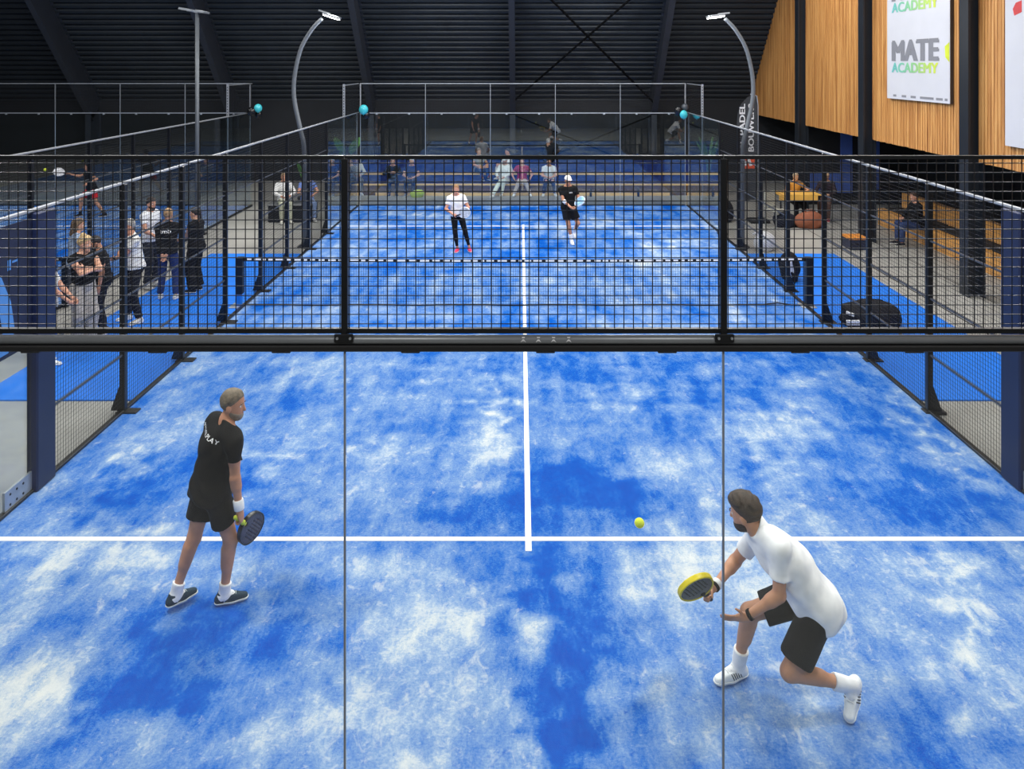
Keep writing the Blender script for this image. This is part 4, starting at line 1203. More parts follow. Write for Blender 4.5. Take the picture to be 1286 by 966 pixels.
# far right player, mid step
Dd = person('far player in black tee and shorts with white cap, stepping with crossed legs', (1.12, 14.9, 0), -86, 1.68, dict(
    pel=(0.03, 0, .95), up=(.04, .05, 1), handR=(.02, .28, .98), elbR=(1, -.6, -.1), handL=(-.11, .27, .98), elbL=(-1, -.6, -.1), curlR=.8, curlL=.9, gripL=(-.4, .2, .6),
    footR=(-.05, .03, .085), toeR=(-.1, 1, 0), footL=(-.16, -.22, .26), toeL=(.05, .75, -.5), kneeL=(-.35, 1, 0), head=(12, -4)),
    dict(skin=(190, 134, 104), top=('tee', (15, 17, 18)), bottom=('shorts', (20, 20, 24)), hair=('short', (50, 40, 34)), cap=WHT, shoe=(244, 246, 248), sole=(238, 240, 240), sock=.17, bands=(('R', .05, .4, .05, (225, 228, 230), 'elbow_sleeve'),)), res=.0095)
gp, PF = grip_point(Dd, 'L')
racket('light blue padel racket at the arm of the far player in the white cap', gp, (.62, .25, .62), (.25, -.6, -.3), mat('light_blue_racket', (130, 176, 220), .4, var=.4, scale=12), mat('pale_racket_frame', (226, 232, 240), .35), M_gripb, .008, holes=False)
back_print(Dd, 'III', M_white, .055, .17, .07, .03, front=True)

# the ball in the air
M_ball = mat('yellow_felt', (226, 240, 70), .9, var=.06, scale=60, bump=.4, bscale=300)
t = thing('padel_ball', (.762, 1.35, 1.115), 'yellow-green padel ball in the air over the court', 'ball')
MB().sphere((.762, 1.35, 1.149), .034, 24, 16).build('felt', M_ball, t, True)
MB().tube([(.762 + .0345 * math.cos(a), 1.35 + .0345 * math.sin(a) * .8, 1.149 + .0345 * .6 * math.sin(a)) for a in [2 * math.pi * k / 40 for k in range(41)]], .0012, 5).build('seam', M_white, t, True)

# ------------------------------------------------------------------ people standing between the courts (left)
SEATED = dict(pel=(0, 0, .46), footR=(.12, .44, .085), footL=(-.12, .44, .085), handR=(.12, .34, .60), handL=(-.12, .34, .60), up=(0, -.02, 1), elbR=(1, -.4, -.3), elbL=(-1, -.4, -.3), curlR=.5, curlL=.5)
person('blonde woman in sleeveless black top and light grey trousers, arms folded', (-6.85, 8.0, 0), -30, 1.72, dict(
    handR=(-.10, .22, 1.22), elbR=(.8, .6, -.6), handL=(.10, .20, 1.28), elbL=(-.8, .5, -.6), palmR=(0, -1, .2), palmL=(0, -1, .2), head=(20, -8)),
    dict(skin=(216, 164, 136), top=('vest', (16, 16, 19)), bottom=('wide', (176, 170, 160)), hair=('bun', (206, 176, 128)), hairvol=.022, shoe=(230, 228, 222), hem=.02), .0125)
person('grey-haired man in white tee with folded arms, standing left', (-6.62, 9.15, 0), -135, 1.78, dict(up=(0, .10, 1), pel=(0, 0, .95), 
    handR=(-.13, .24, 1.12), elbR=(.9, .2, -.6), handL=(.12, .27, 1.08), elbL=(-.9, .2, -.6), palmR=(0, -1, 0), palmL=(0, -1, 0), footR=(.16, .05, .085), footL=(-.16, -.02, .085), head=(0, -6)),
    dict(skin=(200, 146, 120), top=('loose', (236, 236, 232)), bottom=('trousers', (22, 24, 32)), hair=('short', (158, 156, 152)), shoe=(226, 224, 216), hem=-.05, bands=(('L', .82, .95, .036, (24, 24, 28), 'watch'),)), .0115)
Hd = person('man in black hoodie with white back lettering and blue jeans, hands clasped behind him', (-6.62, 10.4, 0), 95, 1.70, dict(
    handR=(.03, -.17, .86), elbR=(1, -.5, 0), handL=(-.04, -.18, .87), elbL=(-1, -.5, 0), palmR=(0, -1, 0), palmL=(0, -1, 0), dirR=(-.5, -.1, -.8), dirL=(.5, -.1, -.8), head=(-6, -6), footR=(.15, 0, .085), footL=(-.15, .05, .085)),
    dict(skin=(200, 148, 120), top=('long', (18, 19, 22)), bottom=('trousers', (36, 54, 100)), hair=('short', (176, 142, 104)), shoe=(220, 218, 212)), .0115)
back_print(Hd, 'tmb', M_white, .0, .17, .20, .07)
person('person dressed all in black with crossed arms beside the tall fence post', (-6.30, 10.9, 0), 168, 1.63, dict(
    handR=(-.12, .25, 1.10), elbR=(.9, .2, -.6), handL=(.12, .25, 1.06), elbL=(-.9, .2, -.6), palmR=(0, -1, 0), palmL=(0, -1, 0), head=(10, -4)),
    dict(skin=(206, 158, 130), top=('vest', (14, 14, 16)), bottom=('wide', (15, 15, 18)), hair=('tail', (44, 34, 28)), shoe=(24, 24, 26)), .0125)
person('dark-haired man in white tee with black backpack, behind the grey-haired man', (-7.32, 11.2, 0), -15, 1.78, dict(head=(-10, -6), handR=(.14, .28, 1.0), elbR=(1, -.5, -.2)),
    dict(skin=(202, 150, 124), top=('tee', (226, 230, 236)), bottom=('trousers', (44, 48, 58)), hair=('short', (44, 34, 28)), beard=(50, 38, 32), shoe=(210, 210, 208)), .0125)
person('brown-haired person in pale denim jacket standing behind the blonde woman', (-7.80, 9.5, 0), 40, 1.70, dict(head=(-20, -10), handR=(.1, .3, 1.05), elbR=(1, -.3, -.5)),
    dict(skin=(206, 156, 128), top=('long', (150, 170, 198)), bottom=('trousers', (214, 214, 210)), hair=('long', (104, 84, 62)), shoe=(220, 220, 218), hem=-.05), .0125)
person('bearded man in black tee looking down, close behind the blonde woman', (-6.84, 8.58, 0), -155, 1.63, dict(head=(10, -30), up=(0, .12, 1), handR=(.22, .14, .82)),
    dict(skin=(190, 138, 110), top=('tee', (17, 18, 21)), bottom=('trousers', (30, 32, 42)), hair=('short', (40, 34, 30)), beard=(46, 40, 36), shoe=(50, 50, 52)), .0125)
person('person in white tee and jeans half hidden by the padded navy post', (-6.98, 7.3, 0), 10, 1.60, dict(handR=(.05, .34, .98), elbR=(.8, -.5, -.4), handL=(-.1, .34, 1.0), elbL=(-.8, -.5, -.4), footR=(.1, .08, .085), footL=(-.1, -.1, .085)),
    dict(skin=(204, 152, 126), top=('loose', (222, 224, 222)), bottom=('trousers', (48, 84, 150)), hair=('short', (120, 90, 66)), shoe=(236, 236, 232), sock=0), .0125)
S2 = person('player in black tee and red shorts reaching out on the neighbouring court', (-12.35, 18.3, 0), -150, 1.66, dict(
    handR=(.20, .55, 1.28), elbR=(.6, -.2, -.6), handL=(-.40, .1, 1.05), footR=(.10, .30, .085), footL=(-.34, -.34, .10), pel=(0, 0, .86), up=(0, .15, 1), head=(0, -4)),
    dict(skin=(192, 140, 112), top=('tee', (20, 21, 26)), bottom=('shorts', (214, 34, 48)), hair=('short', (44, 36, 30)), shoe=(30, 32, 38), sock=.12, sockcol=(30, 32, 38)), .014)
gp, PF = grip_point(S2, 'R')
racket('pale padel racket of the player in red shorts on the neighbouring court', gp, (-.8, -.4, .3), (0, .5, .8), MATS['white_racket_face'], MATS['white_racket_frame'], M_gripb, .012, holes=False)
t = thing('padel_ball', (-14.1, 19.0, 1.2), 'yellow ball in the air on the neighbouring court', 'ball')
MB().sphere((-14.1, 19.0, 1.235), .05, 12, 8).build('felt', M_ball, t, True)

# two people sitting on a dark block near the far end of the left fence
def seated(label, x, y, z, heading, H, W, res=.0135, **kw):
    P = {}
    for k, v in SEATED.items():
        if k in ('pel',) : P[k] = (v[0], v[1], z / (H / 1.72) + .105)
        elif k.startswith('hand'): P[k] = (v[0], v[1], v[2] + z / (H / 1.72) - .345)
        else: P[k] = v
    P.update(kw)
    return person(label, (x, y, 0), heading, H, P, W, res)
seated('man in white polo and pale trousers sitting on the black block behind the left fence', -6.68, 17.75, .48, -65, 1.70, dict(skin=(206, 152, 126), top=('long', (238, 238, 236)), bottom=('trousers', (190, 192, 170)), hair=('short', (176, 150, 116)), shoe=(222, 220, 210)))
seated('person in light blue shirt sitting beside the man in the white polo', -6.08, 17.95, .48, -65, 1.66, dict(skin=(210, 156, 130), top=('tee', (120, 146, 214)), bottom=('trousers', (130, 150, 190)), hair=('tail', (190, 156, 104)), shoe=(240, 240, 240)))

# ------------------------------------------------------------------ spectators on the far stand
NV = (30, 40, 78)
seated('spectator in dark jacket on the stand, left of the white-haired one', -4.35, 22.12, .36, -80, 1.70, dict(skin=(200, 150, 126), top=('long', (30, 34, 42)), bottom=('trousers', (24, 30, 56)), hair=('short', (120, 104, 84)), shoe=(60, 66, 80)), handR=(.08, .3, .78), handL=(-.08, .3, .78))
seated('white-haired spectator dressed in navy on the stand', -3.72, 22.15, .36, -92, 1.70, dict(skin=(206, 158, 134), top=('tee', (28, 44, 96)), bottom=('trousers', (22, 32, 66)), hair=('short', (226, 226, 224)), shoe=(120, 130, 150)))
seated('spectator all in white leaning back on the stand with legs stretched out', -.62, 22.2, .36, -108, 1.74, dict(skin=(204, 160, 136), top=('long', (226, 230, 226)), bottom=('trousers', (222, 228, 216)), hair=('none', (230, 230, 230)), cap=(230, 231, 228), shoe=(236, 236, 232)), footR=(.12, .78, .085), footL=(-.05, .42, .085), up=(0, -.16, 1))
seated('spectator in maroon polo and beige trousers on the stand', -.02, 22.15, .36, -90, 1.70, dict(skin=(206, 156, 130), top=('tee', (150, 24, 66)), bottom=('trousers', (196, 184, 178)), hair=('short', (90, 72, 58)), shoe=(240, 240, 240)), footR=(.27, .40, .085), footL=(-.27, .40, .085), handR=(.28, .30, .58), handL=(-.28, .30, .58))
seated('spectator in white tee and navy trousers, hands joined, on the stand', .88, 22.15, .36, -90, 1.70, dict(skin=(204, 152, 126), top=('tee', (220, 226, 232)), bottom=('trousers', (24, 34, 76)), hair=('short', (56, 46, 40)), shoe=(232, 232, 232)), footR=(.2, .38, .085), footL=(-.2, .38, .085), handR=(.05, .38, .62), handL=(-.05, .38, .62), up=(0, .12, 1))
seated('spectator in grey tee and jeans on the upper tier of the stand', -1.52, 23.0, .60, -60, 1.70, dict(skin=(200, 150, 124), top=('tee', (150, 156, 156)), bottom=('trousers', (54, 84, 140)), hair=('short', (110, 96, 80)), shoe=(70, 74, 84)), footR=(.12, .55, .50), footL=(-.12, .5, .50))
seated('spectator in white shirt on the upper tier, behind the one all in white', -.50, 23.05, .60, 200, 1.68, dict(skin=(204, 154, 128), top=('long', (232, 234, 238)), bottom=('trousers', (208, 210, 210)), hair=('short', (52, 44, 40)), shoe=(220, 220, 220)), footR=(.12, .42, .50), footL=(-.12, .42, .50))
seated('grey-haired spectator in dark coat high on the stand', .92, 23.85, .86, 80, 1.70, dict(skin=(190, 146, 124), top=('long', (30, 34, 42)), bottom=('trousers', (26, 28, 34)), hair=('short', (150, 150, 150)), shoe=(30, 30, 34)), footR=(.12, .40, .70), footL=(-.12, .40, .70))
seated('spectator in dark top at the left end, behind the glass corner', -6.05, 22.2, .42, -70, 1.68, dict(skin=(202, 152, 128), top=('long', (36, 42, 66)), bottom=('trousers', (38, 48, 96)), hair=('short', (170, 160, 150)), shoe=(220, 220, 222)))
seated('spectator in pale top at the left end, next to the one in the dark top', -5.62, 22.3, .42, -70, 1.68, dict(skin=(202, 152, 128), top=('long', (190, 194, 190)), bottom=('trousers', (70, 72, 78)), hair=('short', (180, 172, 160)), shoe=(200, 200, 200)))
# right side
seated('man in black jacket and jeans sitting on the wooden bench on the right', 9.5, 14.75, .42, 180, 1.74, dict(skin=(206, 150, 124), top=('long', (18, 19, 22)), bottom=('trousers', (50, 66, 108)), hair=('short', (60, 40, 28)), shoe=(26, 26, 30)), .0125, handR=(.06, .36, .62), handL=(-.06, .36, .66), up=(0, .1, 1))
seated('person in ochre shirt and black vest leaning on the pale table', 7.62, 18.0, .50, -80, 1.66, dict(skin=(214, 160, 118), top=('tee', (206, 150, 70)), bottom=('trousers', (30, 32, 38)), hair=('short', (190, 170, 140)), shoe=(40, 40, 44)), handR=(.2, .42, .86), handL=(-.2, .42, .86), up=(0, .25, 1))
seated('person in tan hat and dark clothes sitting at the right end of the pale table', 8.55, 17.95, .50, -120, 1.62, dict(skin=(214, 164, 130), top=('long', (46, 34, 40)), bottom=('trousers', (92, 70, 62)), hair=('none', (90, 70, 60)), cap=(214, 180, 140), shoe=(190, 40, 50)))

# ------------------------------------------------------------------ stand behind the far glass
M_bench = mat('pale_bench_wood', (222, 184, 120), .5, var=.14, scale=3, stretch=(.3, 4, 4))
M_riser = mat('brown_riser', (92, 72, 62), .6, var=.15, scale=3, stretch=(.3, 4, 4))
M_bluecar = mat('navy_carpet', (30, 52, 122), .9, var=.1, scale=6)
t = thing('spectator_stand', (.4, 22.8, 0), 'stepped spectator stand with pale wooden edges and navy carpet behind the far glass', 'stand')
for (y0, y1, z0, z1, ri) in ((21.95, 22.75, 0, .36, M_riser), (22.75, 23.55, .36, .60, M_bluecar), (23.55, 24.42, .60, .86, M_bluecar)):
    MB().box(-5.75, 6.7, y0 + .04, y1, -.02, z1 - .05).build('riser', ri, t)
    MB().box(-5.75, 6.7, y0 + .14, y1, z1 - .05, z1 - .005).build('seat_carpet', M_bluecar, t)
    if z1 < .7:
        for k in range(5):
            a = -5.75 + 2.49 * k
            MB().bbox(a + .004, a + 2.486, y0, y0 + .14, z1 - .05, z1, .006).build('seat_board', M_bench, t)
for k in range(4):
    a = -4.9 + 2.45 * k
    MB().bbox(a, a + 2.446, 21.93, 21.97, -.02, .075, .004).build('kick_board', M_bench, t)
for (x, y, lab) in ((2.25, 21.75, 'black drinking bottle by the stand, left of the other black bottle'), (3.82, 21.75, 'black drinking bottle by the stand, nearer the right corner')):
    bt = thing('drinking_bottle', (x, y, -.02), lab, 'bottle')
    MB().tube([(x, y, -.02), (x, y, .18), (x, y, .22), (x, y, .235)], [.04, .04, .026, .022], 12).build('flask', M_black, bt, True)
    MB().tube([(x, y, .235), (x, y, .27)], .026, 12).build('lid', mat('grey_lid', (70, 74, 80), .4), bt)
# lime bag on the floor before the stand
def blob(name, label, cat, c, r, material, h=.015, fold=.01, group=None, extra=None, sq=1.0):
    c = np.array(c, float); r = np.array(r, float)
    def fn(p):
        q = (p - c) / r; k0 = (np.abs(q) ** (2 * sq)).sum(1) ** (1 / (2 * sq))
        d = (k0 - 1) * r.min() + folds(p, fold, .5, c[0])
        return np.maximum(d, (c[2] - r[2] * .72) - p[:, 2])
    root = thing(name, (c[0], c[1], c[2] - r[2] * .72), label, cat, group)
    sdf_object('bag_body', fn, c - r * 1.35 - .05, c + r * 1.35 + .05, h, material, root)
    return root
def handles(root, c, w, h, material, dirx=(1, 0, 0), n=1):
    c = Vector(c); d = Vector(dirx)
    for k in range(n):
        off = Vector((-d.y, d.x, 0)) * (.06 * (k - (n - 1) / 2))
        MB().tube([c + off - d * w, c + off - d * w * .8 + Vector((0, 0, h * .8)), c + off + Vector((0, 0, h)), c + off + d * w * .8 + Vector((0, 0, h * .8)), c + off + d * w], .012, 6).build('handle', material, root, True)
b = blob('sports_bag', 'lime and grey bag on the floor in front of the stand', 'bag', (-3.45, 21.6, .09), (.24, .13, .15), fabric((178, 196, 70)))
handles(b, (-3.45, 21.6, .18), .1, .10, fabric((60, 62, 60)))
# black block used as a seat
t = thing('seat_block', (-6.62, 17.7, -.02), 'black fabric block with grey top edge carrying two sitting people', 'seat')
MB().bbox(-7.05, -5.85, 17.50, 18.20, -.02, .44, .02).build('block', mat('black_cloth', (20, 21, 25), .8, bump=.2), t)
MB().bbox(-7.07, -5.83, 17.48, 18.22, .44, .478, .01).build('top_board', mat('grey_board', (120, 122, 124), .5), t)

# ------------------------------------------------------------------ tiered wooden bench along the right wall
M_osb = mat('amber_bench_wood', (206, 152, 84), .5, var=.25, scale=6, stretch=(4, .4, 4))
M_mat = mat('black_seat_mat', (18, 18, 21), .8, var=.1, bump=.2)
t = thing('tiered_bench', (10.4, 12.6, -.02), 'two-step amber wooden bench with black seat mats along the right wall', 'bench')
for (x0, x1, z) in ((9.7, 10.35, .42), (10.35, 11.1, .84)):
    for k in range(4):
        y0 = 7.6 + 2.42 * k
        MB().box(x0, x0 + .03, y0, y0 + 2.414, -.02 if z < .5 else .42, z).build('front_panel', M_osb, t)
        MB().box(x0 + .03, x1, y0, y0 + 2.414, z - .04, z).build('seat_board', M_osb, t)
        MB().bbox(x0 + .16, x1 - .02, y0 + .05, y0 + 2.36, z, z + .035, .01).build('seat_mat', M_mat, t)
    for k in range(5):
        y0 = 7.6 + 2.42 * k
        MB().box(x0 + .03, x1, y0 - .02, y0 + .02, -.02, z - .04).build('support', M_riser, t)
b = blob('hand_bag', 'small dark red bag on the wooden bench near the column', 'bag', (10.0, 11.5, .55), (.12, .16, .10), fabric((120, 24, 44)))
handles(b, (10.0, 11.5, .60), .06, .1, fabric((60, 18, 24)), (0, 1, 0))

# table with white chair and bags by the right fence
t = thing('folding_table', (7.45, 17.45, -.02), 'pale wooden table with ochre front edge behind the right fence', 'table')
MB().bbox(6.95, 8.15, 17.15, 17.75, .78, .82, .008).build('table_top', mat('table_wood', (226, 176, 84), .5, var=.12, scale=4), t)
MB().bbox(6.95, 8.0, 17.12, 17.15, .66, .82, .006).build('front_edge', mat('table_wood', (226, 176, 84), .5), t)
for (x, y) in ((7.02, 17.22), (8.08, 17.22), (7.02, 17.68), (8.08, 17.68)):
    MB().tube([(x, y, -.02), (x, y, .78)], .02, 8).build('leg', M_darkmetal, t)
t = thing('white_chair', (6.80, 16.98, -.02), 'off-white plastic chair at the left end of the table', 'chair')
M_chair = mat('offwhite_plastic', (196, 196, 184), .5)
ca, sa = math.cos(.55), math.sin(.55)
cax, cay = Vector((ca, sa, 0)), Vector((-sa, ca, 0)); cc = Vector((6.80, 16.98, 0))
MB().obox(cc + Vector((0, 0, .43)), cax, cay, (0, 0, 1), .20, .20, .014).build('seat', M_chair, t)
MB().obox(cc - cax * .0 + cay * .19 + Vector((0, 0, .70)), cax, cay, (0, 0, 1), .20, .016, .21).build('backrest', M_chair, t)
for sx in (-1, 1):
    MB().tube([cc + cax * .17 * sx + cay * .19 + Vector((0, 0, -.02)), cc + cax * .17 * sx + cay * .19 + Vector((0, 0, .60))], .014, 8).build('leg', M_steel, t)
    MB().tube([cc + cax * .17 * sx - cay * .17 + Vector((0, 0, -.02)), cc + cax * .17 * sx - cay * .17 + Vector((0, 0, .43))], .014, 8).build('leg', M_steel, t)
b = blob('duffel_bag', 'rust brown duffel bag on the floor in front of the table', 'bag', (7.68, 16.85, .16), (.42, .24, .25), fabric((134, 82, 62)), fold=.02)
handles(b, (7.68, 16.85, .36), .14, .10, fabric((110, 62, 48)), n=2)
b = blob('sports_bag', 'navy sports bag under the table, left of the brown duffel', 'bag', (7.05, 16.95, .14), (.33, .2, .22), fabric((30, 34, 48)), fold=.02)
handles(b, (7.05, 16.95, .32), .12, .08, fabric((24, 26, 34)))
b = blob('backpack', 'black backpack on the floor outside the right fence, near the glass corner', 'bag', (5.62, 17.6, .24), (.22, .18, .36), fabric((24, 25, 29)), fold=.015)
handles(b, (5.62, 17.6, .55), .05, .09, fabric((20, 20, 24)))
b = blob('plastic_bag', 'white plastic bag on the floor outside the right fence', 'bag', (5.66, 14.3, .15), (.25, .2, .24), mat('white_plastic', (232, 234, 236), .35, var=.05, bump=.3, bscale=20), fold=.035)
MB().tube([(5.58, 14.3, .32), (5.46, 14.28, .40), (5.38, 14.26, .36)], .02, 6).build('handle', MATS['white_plastic'], b, True)
b = blob('racket_bag', 'black and white racket bag leaning outside the fence beside the net', 'bag', (5.38, 11.75, .23), (.20, .30, .33), fabric((22, 24, 30)), fold=.02)
MB().obox((5.28, 11.46, .33), (1, 0, .2), (0, 1, 0), (-.2, 0, 1), .07, .012, .14).build('white_panel', fabric((222, 224, 226)), b)
MB().tube([(5.30, 11.42, .12), (5.24, 11.40, .3), (5.32, 11.44, .5)], .018, 6).build('strap', fabric((214, 218, 222)), b, True)
b = blob('racket_bag', 'large black racket bag lying on the blue walkway by the right fence', 'bag', (5.78, 8.95, .16), (.50, .34, .27), fabric((30, 30, 34)), h=.014, fold=.022)
MB().obox((5.36, 8.66, .14), (1, -.3, .1), (.3, 1, 0), (-.1, 0, 1), .10, .03, .035).build('white_strap', fabric((228, 230, 232)), b)
MB().obox((5.33, 8.70, .27), (1, -.3, -.3), (.3, 1, 0), (.3, 0, 1), .06, .03, .02).build('white_strap', fabric((228, 230, 232)), b)
handles(b, (5.85, 8.95, .36), .15, .07, fabric((16, 16, 18)))
t = thing('equipment_case', (7.9, 14.55, -.02), 'dark blue case with orange top edge on the concrete right of the court', 'case')
MB().bbox(7.68, 8.12, 14.3, 14.8, -.02, .22, .015).build('case_body', mat('dark_blue_case', (34, 42, 70), .5), t)
MB().bbox(7.67, 8.13, 14.29, 14.81, .22, .26, .01).build('case_lid', mat('orange_lid', (232, 150, 60), .5), t)
MB().tube([(7.72, 14.28, .1), (7.72, 14.24, .14), (7.86, 14.24, .14), (7.86, 14.28, .1)], .01, 6).build('handle', M_black, t, True)

# ------------------------------------------------------------------ floodlight poles
M_lamp = mat('led_panel', (255, 255, 255), .3, emit=26)
M_pole = mat('brushed_pole', (104, 110, 116), .45, .3, var=.08, scale=6)
def lamp_pole(s, label):
    y = 14.62; k = 984.6 / (y + 4.146)
    t = thing('floodlight_pole', (s * 5.24, y, -.02), label, 'floodlight')
    # arc profile: outward bow, then leaning in over the court
    prof = [(5.24, 0.0), (5.24, 1.0), (5.25, 2.30), (5.33, 2.75), (5.46, 3.35), (5.50, 3.75), (5.46, 4.20), (5.32, 4.75), (5.06, 5.20), (4.82, 5.45)]
    prof = prof if s < 0 else [(x + .0, z) for x, z in prof]
    pts = [Vector((s * x, y, z)) for x, z in prof]
    # smooth the arc
    sm = []
    for i in range(len(pts) - 1):
        p0, p1, p2, p3 = pts[max(i - 1, 0)], pts[i], pts[i + 1], pts[min(i + 2, len(pts) - 1)]
        for u in (0, .25, .5, .75):
            sm.append(.5 * ((2 * p1) + (-p0 + p2) * u + (2 * p0 - 5 * p1 + 4 * p2 - p3) * u * u + (-p0 + 3 * p1 - 3 * p2 + p3) * u ** 3))
    sm.append(pts[-1])
    n = len(sm)
    MB().tube(sm, [.060 - .016 * i / n for i in range(n)], 12).build('curved_pole', M_pole, t, True)
    MB().bbox(s * 5.24 - .14, s * 5.24 + .14, y - .14, y + .14, -.02, .02, .005).build('foot_plate', M_darkmetal, t)
    c = Vector((s * 4.60, y, 5.48))
    ax = Vector((-s * .93, 0, -.30 if s < 0 else -.10)).normalized(); az = Vector((ax.z, 0, -ax.x)) ; az = az if az.z > 0 else -az
    hd = MB().obox(c + az * .035, ax, (0, 1, 0), az, .17, .26, .025).build('lamp_housing', M_steel, t)
    MB().obox(c, ax, (0, 1, 0), az, .15, .24, .012).build('led_panel', M_lamp, hd)
    MB().obox(c + az * .07 - ax * .2, ax, (0, 1, 0), az, .14, .03, .018).build('lamp_bracket', M_steel, t)
    L = area('floodlight_beam', c - az * .03, (.3, .48), 160, c + Vector((-s * 2.2, -3.0, -5.4)))
    L.parent = t; L.location = L.location - WL[t.name]
    return t
lamp_pole(-1, 'curved grey floodlight pole with lit lamp on the left of the far half')
lamp_pole(1, 'curved grey floodlight pole with lit lamp on the right of the far half')
t = thing('floodlight_pole', (-8.05, 15.2, -.02), 'straight grey floodlight pole with twin unlit heads on the neighbouring court', 'floodlight')
MB().tube([(-8.05, 15.2, -.02), (-8.05, 15.2, 5.63)], .048, 12).build('straight_pole', M_pole, t, True)
MB().obox((-8.13, 15.2, 5.66), (1, 0, -.12), (0, 1, 0), (.12, 0, 1), .16, .05, .025).build('lamp_bracket', M_steel, t)
for (x, z, a) in ((-8.28, 5.70, -.18), (-7.92, 5.65, -.22)):
    MB().obox((x, 15.2, z), (1, 0, a), (0, 1, 0), (-a, 0, 1), .15 if x < -8 else .1, .2, .025).build('lamp_head', M_steel, t)
MB().bbox(-8.19, -7.91, 15.06, 15.34, -.02, .02, .005).build('foot_plate', M_darkmetal, t)

# ------------------------------------------------------------------ balloons
M_teal = mat('teal_balloon', (70, 196, 208), .25, var=.05)
M_bball = mat('black_balloon', (22, 24, 28), .25, var=.05)
def balloon(c, r, m, label, grp=None):
    c = Vector(c)
    t = thing('balloon', tuple(c - Vector((0, 0, r * 1.25))), label, 'balloon', grp)
    mb = MB(); mb.sphere(c, r, 16, 12, (1, 1, 1.1)); mb.build('skin', m, t, True)
    MB().tube([c - Vector((0, 0, r * 1.08)), c - Vector((0, 0, r * 1.22))], [.006, .02], 8).build('knot', m, t)
balloon((-4.85, 19.72, 2.97), .14, M_teal, 'teal balloon at the far left corner of the main court')
balloon((-4.80, 19.82, 2.80), .12, M_bball, 'black balloon under the teal one at the far left corner of the main court')
balloon((-8.02, 19.6, 3.02), .12, M_teal, 'teal balloon on the corner of the neighbouring court')
balloon((-8.20, 19.55, 2.92), .13, M_bball, 'black balloon left of the teal one on the corner of the neighbouring court')
balloon((-8.06, 19.75, 2.82), .11, M_bball, 'lowest black balloon on the corner of the neighbouring court')
balloon((4.86, 19.55, 2.83), .12, M_teal, 'teal balloon at the far right corner of the main court')
balloon((4.72, 19.65, 2.94), .13, M_bball, 'black balloon beside the teal one at the far right corner')
balloon((4.93, 19.7, 3.04), .11, mat('grey_balloon', (70, 76, 84), .25), 'dark grey balloon above the teal one at the far right corner')

# ------------------------------------------------------------------ plants behind the glass corners
M_leaf = mat('broad_leaf', (86, 138, 70), .45, var=.25, scale=10)
M_pot = mat('dark_pot', (46, 48, 52), .6)
def plant(x, y, label, leaves, L, wd):
    t = thing('potted_plant', (x, y, -.02), label, 'plant')
    MB().tube([(x, y, -.02), (x, y, .02), (x, y, .38), (x, y, .40)], [.14, .15, .19, .18], 16).build('pot', M_pot, t)
    MB().sphere((x, y, .38), .16, 12, 6, (1, 1, .15)).build('soil', mat('potting_soil', (50, 38, 30), .9), t, True)
    for (az, tilt, h) in leaves:
        d = Vector((math.cos(az) * math.sin(tilt), math.sin(az) * math.sin(tilt), math.cos(tilt)))
        stem = Vector((x, y, .38)); tip0 = stem + Vector((d.x * .35, d.y * .35, 1)) * h
        MB().tube([stem, (stem + tip0) / 2 - Vector((d.x, d.y, 0)) * .03, tip0], .012, 6).build('stem', M_leaf, t, True)
        sdv = d.cross(Vector((d.x, d.y, -1.5))).normalized() if abs(d.z) < .99 else Vector((1, 0, 0))
        if abs(sdv.x) < .3: sdv = Vector((1, 0, 0))
        vs = []; fs = []; n = 9
        for i in range(n + 1):
            u = i / n; w = wd * math.sin(math.pi * min(1, u * .93 + .05)) ** .7
            c = tip0 + d * L * u + Vector((d.x, d.y, -.3)) * (.25 * u * u * L)
            nn = d.cross(sdv).normalized()
            vs += [c - sdv * w - nn * w * .25, c, c + sdv * w - nn * w * .25]
        for i in range(n):
            for k in (0, 1): fs.append((3 * i + k, 3 * i + k + 1, 3 * i + k + 4, 3 * i + k + 3))
        lo = len(vs); nn = d.cross(sdv).normalized()
        vs2 = [v + nn * .004 for v in vs]
        MB().add(vs + vs2, fs + [tuple(lo + q for q in f[::-1]) for f in fs]).build('leaf', M_leaf, t, True)
plant(-5.72, 22.0 - .55, 'plant with two broad upright leaves behind the left glass corner', ((math.pi, .35, 1.05), (0, .35, 1.05), (4.5, .5, .7)), .62, .15)
plant(6.05, 21.4, 'plant with narrow leaves behind the right glass corner', tuple((k * 1.05, .25 + .12 * (k % 3), .8 + .1 * (k % 2)) for k in range(6)), .8, .05)
plant(-6.55, 19.3, 'slender plant behind the two people sitting on the black block', tuple((k * 1.25 + .4, .22 + .1 * (k % 2), .55 + .1 * (k % 2)) for k in range(5)), .5, .06)

# ------------------------------------------------------------------ beach flag
M_flag = mat('charcoal_flag_cloth', (46, 50, 56), .7, var=.06, scale=3)
M_ftext = mat('flag_white', (214, 216, 220), .7)
M_forange = mat('flag_orange', (206, 78, 44), .6, var=.2, scale=5)
t = thing('beach_flag', (6.2, 17.6, -.02), 'tall charcoal feather flag reading DE PADEL BOUWERS behind the right fence', 'flag')
fx0, fx1, fz0, fz1, fy = 5.93, 6.50, .55, 3.52, 17.6
poly = [(fx0, fz0), (fx1 - .02, fz0 + .05), (fx1, fz0 + .4), (fx1, fz1 - .05), (fx1 - .1, fz1), (fx1 - .28, fz1 - .08), (fx0 + .10, fz1 - .30), (fx0 + .02, fz1 - .55), (fx0, fz1 - .8)]
MB().prism([(x, fy, z) for x, z in poly], (0, .006, 0)).build('flag_cloth', M_flag, t)
MB().tube([(fx1 + .015, fy, .05), (fx1 + .02, fy, 3.2), (fx1 - .02, fy, 3.48), (fx1 - .2, fy, 3.52)], .014, 8).build('flag_pole', M_steel, t, True)
